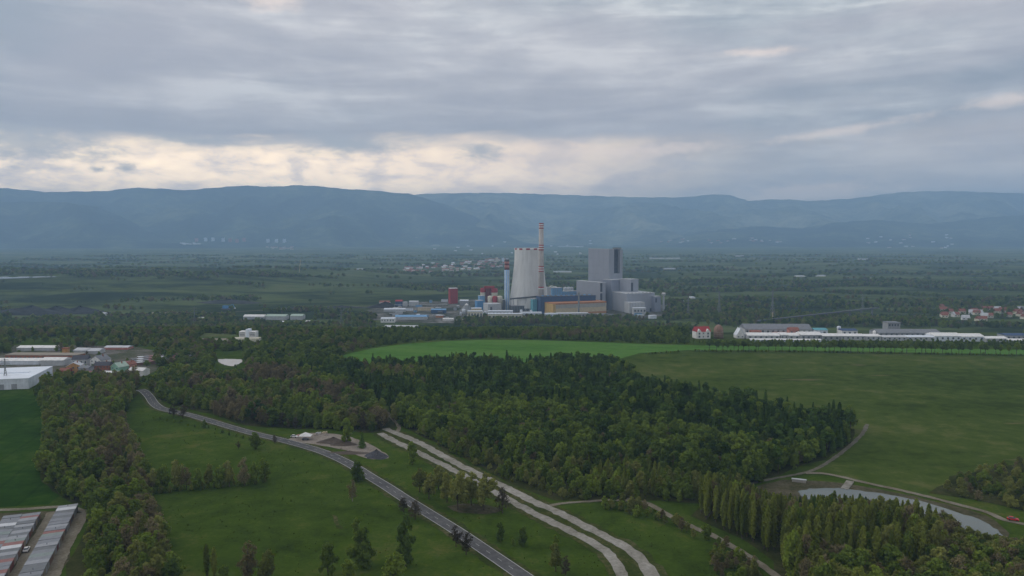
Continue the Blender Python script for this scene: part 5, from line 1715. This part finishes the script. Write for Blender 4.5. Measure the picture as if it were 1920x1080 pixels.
for k in range(12):
    far_house(FR.uniform(338, 375), FR.uniform(456.5, 459), FR.uniform(3, 8), 1.2, MC['white'], MC['palew'], 'tiny white building left of the far tower blocks', 'white buildings by the far tower blocks')
for k in range(95):
    x = FR.uniform(755, 960)
    top = np.interp(x, [755, 800, 860, 960], [504, 496, 492, 484])
    y = FR.uniform(top, min(512, top + 17))
    r = FR.random()
    far_house(x, y, FR.uniform(4, 9), FR.uniform(1.6, 2.6), MC['white'] if r < .5 else MC['pink'] if r < .75 else MC['cream'], MC['roofred'] if r < .78 else MC['palew'],
              'small house in the red and white town behind the chimneys', 'houses of the town behind the chimneys')
for k, x in enumerate((931.5, 943, 951)):
    far_house(x, 492, 4.6, 9.5 - k, MC['cream'] if k == 0 else MC['stripe'], MC['grey'], ('yellowish left', 'bluish middle', 'bluish right')[k] + ' one of three tower blocks beside the blue chimney top', None, 'tower_block', 'tower block', 20, False)
far_house(913, 492, 30, 3.2, MC['cream'], MC['roofp'], 'long pale slab block left of the three town tower blocks', None, 'slab_block', 'tower block', 20, False)
for k in range(26):
    far_house(FR.uniform(1236, 1470), FR.uniform(446, 456), FR.uniform(3, 7), 1.3, MC['white'] if FR.random() < .6 else MC['pink'], MC['roofred'] if FR.random() < .5 else MC['palew'], 'tiny house in the far village at the right mountain foot', 'houses at the right mountain foot')
for k in range(20):
    far_house(FR.uniform(1620, 1790), FR.uniform(436, 466), FR.uniform(3, 7), 1.4, MC['white'], MC['palew'] if FR.random() < .6 else MC['roofred'], 'tiny pale house scattered on the far right slope', 'houses on the far right slope')
for k in range(18):
    far_house(FR.uniform(1010, 1110) if k % 2 else FR.uniform(700, 960), FR.uniform(452, 478), FR.uniform(3, 6), 1.2, MC['white'], MC['palew'], 'tiny pale house in the far valley mouth', 'houses in the far valley')
for (x, y, w, lab) in ((1070, 463, 48, 'long thin white roof far behind the tall chimney'), (1247, 485.5, 56, 'long thin greenhouse roof far right of the boiler house'), (1256, 505, 22, 'white works roof on the plain right of the boiler house'), (1502, 519.5, 16, 'small white works on the plain far right'), (1536, 518.5, 24, 'group of white roofs on the plain far right'),
                       (1055, 511, 34, 'white roofs just left of the boiler tower on the plain'), (1620, 487, 18, 'white farm far right at the plain edge'), (1387, 481, 16, 'white farm in the plain right of the greenhouse roof'), (673, 506, 14, 'white farm left of the far town'), (1640, 524, 14, 'small pale works beyond the right woods'), (715, 505, 6, 'tiny white house between the farm and the far town'),
                       (1100, 552, 8, 'grey hut behind the low blue hall'), (1300, 560, 7, 'small pink walled house in the woods right of the plant'), (1288, 568, 8, 'white house in the woods right of the plant'), (1325, 565, 7, 'white hut in the woods between plant and pylon')):
    far_house(x, y, w, 1.6, MC['white'], MC['palew'], lab, None, 'works_building', 'building', 24, False)

# ---- pylons
def pylon(label, px, pb, pt, arms=3):
    e, s = thing_at('pylon', label, 'pylon', px, pb, R(20))
    H = (pb - pt) * s
    wb, wt = H * .085, H * .012
    mb = MB()
    r = H * .0035 + .05
    c4 = ((-1, -1), (1, -1), (1, 1), (-1, 1))
    def w(z): return wb + (wt - wb) * min(1, z / (H * .72)) ** .8
    zs = [0, .16, .3, .42, .52, .61, .69, .77, .85, .93, 1]
    for a, b in c4:
        for i in range(len(zs) - 1):
            mb.bar((a * w(zs[i] * H), b * w(zs[i] * H), zs[i] * H), (a * w(zs[i + 1] * H), b * w(zs[i + 1] * H), zs[i + 1] * H), r)
    for i in range(len(zs) - 1):
        z0, z1 = zs[i] * H, zs[i + 1] * H
        for q in range(4):
            a, b = c4[q], c4[(q + 1) % 4]
            mb.bar((a[0] * w(z0), a[1] * w(z0), z0), (b[0] * w(z1), b[1] * w(z1), z1), r * .7)
            mb.bar((b[0] * w(z0), b[1] * w(z0), z0), (a[0] * w(z1), a[1] * w(z1), z1), r * .7)
    mb.build('lattice', MC['steel'], e)
    for k in range(arms):
        z = H * (.70 + .12 * k)
        L = H * (.17 - .03 * k)
        m2 = MB()
        for sg in (-1, 1):
            m2.bar((0, 0, z), (sg * L, 0, z), r).bar((0, 0, z + H * .035), (sg * L, 0, z), r * .8)
        m2.build('crossarm', MC['steel'], e)
        for sg in (-1, 1):
            MB().bar((sg * L, 0, z), (sg * L, 0, z - H * .03), r).build('insulator', MC['dgrey'], e)
pylon('lattice pylon in front of the white warehouse', 11, 724, 671)
pylon('grey lattice pylon above the red roofed villa', 1348, 592, 545)
pylon('lattice pylon rising left of the viaduct', 1448, 598, 544)
pylon('small lattice pylon over the right end of the viaduct', 1617, 580, 552)
pylon('faint lattice pylon in the trees right of the plant', 1290, 596, 556)
pylon('faint lattice pylon on the plain left of the green sheds', 365, 612, 575)
pylon('lattice pylon over the trees below the green sheds', 640, 615, 580)
e, s = thing_at('pale_mast', 'thin pale yellow mast far left at the mountain foot plain', 'mast', 561, 511)
MB().bar((0, 0, 0), (6, 0, 24 * s), 1.1).build('pole', MC['beige'], e)
MB().bar((-2, 0, 0), (2, 0, 0.8), 2).build('foot', MC['grey'], e)
e, s = thing_at('light_post', 'short pale post beside the lattice pylon at the viaduct', 'post', 1448.5, 600)
MB().lathe([(1.1, 0), (1.0, 14 * s), (.3, 14.4 * s)], 10).build('pole', MC['beige'], e)
MB().lathe([(1.6, 0), (1.6, 2)], 10).build('foot', MC['lgrey'], e)

# ---- viaduct
A, B = P(1418, 610), P(1645, 590)
e = empty('viaduct', (A.x, A.y, -45), math.atan2(B.y - A.y, B.x - A.x))
tag(e, 'long thin grey elevated bridge climbing through the right woods', 'bridge')
L = (B - A).length
mb = MB()
mb.add([(0, -2.5, 7), (L, -2.5, 13), (L, 2.5, 13), (0, 2.5, 7), (0, -2.5, 9), (L, -2.5, 15.4), (L, 2.5, 15.4), (0, 2.5, 9)], [(3, 2, 1, 0), (4, 5, 6, 7), (0, 1, 5, 4), (1, 2, 6, 5), (2, 3, 7, 6), (3, 0, 4, 7)])
mb.build('deck', MC['dgrey'], e)
for k in range(10):
    x = L * (k + .5) / 10
    part(e, 'pier', MC['roofg2'], (x - 1, x + 1, -1.5, 1.5, -3, 7 + 6 * x / L - .01))

# ---- garages, bottom left
ORD = 'first second third fourth fifth sixth seventh eighth ninth tenth eleventh twelfth thirteenth fourteenth fifteenth sixteenth seventeenth eighteenth nineteenth twentieth twenty-first twenty-second twenty-third twenty-fourth twenty-fifth twenty-sixth twenty-seventh twenty-eighth twenty-ninth thirtieth'.split()
ORD += [o + ' last' for o in ORD]
roofset = ['rooff', 'roofg2', 'roofg3', 'rooff', 'roofmr', 'roofg3', 'roofgr', 'roofp', 'roofg2', 'rooff']
def garage_line(A, B, depth, side, where, seed, doors=1):
    """garages side by side from A (far) to B (near); the row is `depth` wide to the given side"""
    v = (B - A)
    n = int(v.length / 3.3)
    rz = math.atan2(v.y, v.x)
    rnd = random.Random(seed)
    for k in range(n):
        p = A + v * (k / n)
        e = empty('garage', (p.x, p.y, 0.1), rz)
        c = roofset[rnd.randrange(len(roofset))]
        tone = {'rooff': 'grey', 'roofg2': 'dark grey', 'roofg3': 'light grey', 'roofmr': 'reddish', 'roofgr': 'greenish grey', 'roofp': 'whitish'}[c]
        tag(e, '%s roofed garage, %s from far end of %s' % (tone, ORD[k], where), 'garage', 'garages of ' + where)
        w = v.length / n
        h = 2.5 + rnd.uniform(-.1, .25)
        y0, y1 = (0, depth) if side > 0 else (-depth, 0)
        part(e, 'wall', MC['wood'] if k % 3 else MC['brown'], (0.02, w - .02, y0, y1, -.2, h))
        dr = rnd.uniform(.0, .25)
        hw = MB()
        lo, hi = h + .01, h + .22
        hw.add([(-.0, y0 - .25, lo), (w - .03, y0 - .25, lo), (w - .03, y1 + .25, lo), (0, y1 + .25, lo), (0, y0 - .25, hi + (dr if doors < 0 else 0)), (w - .03, y0 - .25, hi + (dr if doors < 0 else 0)), (w - .03, y1 + .25, hi + (dr if doors > 0 else 0)), (0, y1 + .25, hi + (dr if doors > 0 else 0))],
               [(3, 2, 1, 0), (4, 5, 6, 7), (0, 1, 5, 4), (1, 2, 6, 5), (2, 3, 7, 6), (3, 0, 4, 7)])
        hw.build('roof', MC[c], e)
        yd = (y1 + .01, y1 + .1) if doors > 0 else (y0 - .1, y0 - .01)
        part(e, 'door', MC[rnd.choice(['dgrey', 'brown', 'maroon', 'grey', 'wood'])], (.4, w - .4, yd[0], yd[1], 0, 2.1))
        if rnd.random() < .3:
            part(e, 'vent_pipe', MC['dgrey'], (w * .5, w * .5 + .18, (y0 + y1) / 2, (y0 + y1) / 2 + .18, h + .2, h + .9))
def G(x, y): return Vector((*P(x, y)[:2], 0))
sheet('garage_yard', pix([(-200, 962), (0, 962), (100, 958), (118, 952), (150, 953), (162, 964), (148, 985), (130, 1003), (134, 1035), (122, 1060), (95, 1100), (80, 1140), (-220, 1140)]), 0.15, m_mud, 6, ragged=0.6)
track([(100, 960), (88, 985), (66, 1020), (44, 1058), (24, 1090), (0, 1130)], 5.0, 21, 0.2)
track([(153, 962), (140, 990), (122, 1020), (108, 1055), (92, 1090), (80, 1120)], 5.5, 22, 0.19)
garage_line(G(146, 957), G(70, 1108), 7.0, -1, 'the long right row', 1, 1)
garage_line(G(76, 972), G(6, 1098), 6.2, -1, 'the left block, right half', 2, 1)
d_ = (G(6, 1098) - G(76, 972)).normalized()
nrm_ = Vector((d_.y, -d_.x, 0))
garage_line(G(76, 972) + nrm_ * 6.8, G(6, 1098) + nrm_ * 6.8, 6.2, -1, 'the left block, left half', 3, -1)

# ---- cars
def car(label, px, py, rz, m):
    p = P(px, py)
    e = empty('car', (p.x, p.y, p.z + .32), rz)
    tag(e, label, 'car')
    prof = [(-2.1, .35), (-2.1, .8), (-1.95, .95), (-.95, 1.0), (.9, 1.0), (1.9, .9), (2.12, .72), (2.12, .35)]
    mb = MB()
    n = len(prof)
    mb.add([(x, -.86, z) for x, z in prof] + [(x, .86, z) for x, z in prof], [tuple(range(n))[::-1], tuple(range(n, 2 * n))] + [(i, (i + 1) % n, (i + 1) % n + n, i + n) for i in range(n)])
    mb.build('body', m, e)
    cab = [(-1.75, 1.0), (-1.35, 1.45), (.15, 1.48), (.95, 1.0)]
    mb = MB()
    mb.add([(x, -.74 if z < 1.2 else -.62, z) for x, z in cab] + [(x, .74 if z < 1.2 else .62, z) for x, z in cab], [(3, 2, 1, 0), (4, 5, 6, 7)] + [(i, (i + 1) % 4, (i + 1) % 4 + 4, i + 4) for i in range(4)])
    mb.build('window', MC['glass'], e)
    MB().box(-1.34, .14, -.61, .61, 1.49, 1.53).build('roof', m, e)
    for x in (-1.3, 1.35):
        for y in (-.8, .8):
            o = MB().lathe([(.32, -.1), (.32, .1)], 14).build('wheel', MC['tyre'], e)
            o.location = (x, y, .32)
            o.rotation_euler = (math.pi / 2, 0, 0)
    for y in (-.6, .6):
        part(e, 'headlight', MC['white'], (2.1, 2.14, y - .18, y + .18, .6, .74))
dl = P(66, 1020) - P(44, 1058)
car('small white car parked in the garage lane', 50, 1034, math.atan2(dl.y, dl.x), MC['white'])
car('red car parked on the track right of the pond', 1899, 977, R(-25), MC['carred'])
car('dark car under the white tent in the gravel yard', 573, 826, R(10), MC['dgrey'])
car('white car parked at the road edge left of the gravel yard', 552, 821, R(-15), MC['white'])
e, s = thing_at('white_tent', 'white pointed canopy tent in the gravel yard', 'tent', 573, 824)
MB().add([(-3.6, -2.5, 2.4), (3.6, -2.5, 2.4), (3.6, 2.5, 2.4), (-3.6, 2.5, 2.4), (0, 0, 4.4)], [(0, 1, 4), (1, 2, 4), (2, 3, 4), (3, 0, 4), (3, 2, 1, 0)]).build('canopy', MC['white'], e)
for a, b in ((-3.5, -2.4), (3.5, -2.4), (3.5, 2.4), (-3.5, 2.4)):
    MB().bar((a, b, 0), (a, b, 2.4), .06).build('post', MC['steel'], e)
for k, (x, y, c) in enumerate(((560, 819, 'pink'), (597, 814, 'roofp'), (609, 813, 'beige'))):
    e, s = thing_at('stacked_blocks', ('pinkish stack of blocks left of the white tent', 'grey stack of blocks behind the rubble heaps', 'tan stack of blocks right behind the rubble heaps')[k], 'block stack', x, y, .2 * k)
    for q in range(4):
        part(e, 'block', MC[c], (-1.6 + .8 * q, -.85 + .8 * q, 0, 1.0, 0, .9 + .25 * (q % 2)))

# ---- by the pond
e, s = thing_at('concrete_ramp', 'pale concrete ramp running down into the pond', 'ramp', 1590, 905)
A, B = P(1594, 904), P(1583, 918)
bpy.data.objects.remove(e)
v = B - A
e = empty('concrete_ramp', (A.x, A.y, .1), math.atan2(v.y, v.x))
tag(e, 'pale concrete ramp running down into the pond', 'ramp')
for q in range(5):
    L = v.length / 5
    part(e, 'slab', m_conc, (L * q, L * (q + 1) - .15, -1.7, 1.7, 0, .55 - .05 * q))
e, s = thing_at('concrete_culvert', 'pale concrete culvert block beside the dirt track junction', 'culvert', 1498, 905, R(-20))
part(e, 'wall', MC['beigeg'], (-3.2, 3.2, 0, 1.4, 0, 1.3))
part(e, 'cap', MC['lgrey'], (-3.4, 3.4, -.2, 1.6, 1.303, 1.6))
house('white cottage hidden among the trees at the bottom right', 1662, 1678, 1064, 1074, 6, MC['white'], MC['rooff'], 7, R(20), 2, 'y', name='cottage')
house('grey roofed cottage cut by the bottom edge at the right', 1722, 1768, 1083, 1096, 8, MC['wood'], MC['roofg3'], 8, R(-8), 3, name='cottage', chim=False)
HAZE_D = 1.04e-4
HAZE_C = (0.46, 0.70, 1.0, 1)

# ================================================================== HAZE
hz = MB().box(-24000, 24000, -900, 19000, -160, 1130).build('haze', None)
hz['kind'] = 'stuff'
hm = bpy.data.materials.new("haze_air")
hm.use_nodes = True
hm.node_tree.nodes.clear()
pv = hm.node_tree.nodes.new('ShaderNodeVolumePrincipled')
pv.inputs['Density'].default_value = HAZE_D
pv.inputs['Density Attribute'].default_value = ""
pv.inputs['Color'].default_value = HAZE_C
pv.inputs['Anisotropy'].default_value = 0.0
ho = hm.node_tree.nodes.new('ShaderNodeOutputMaterial')
hm.node_tree.links.new(pv.outputs[0], ho.inputs['Volume'])
hz.data.materials.append(hm)
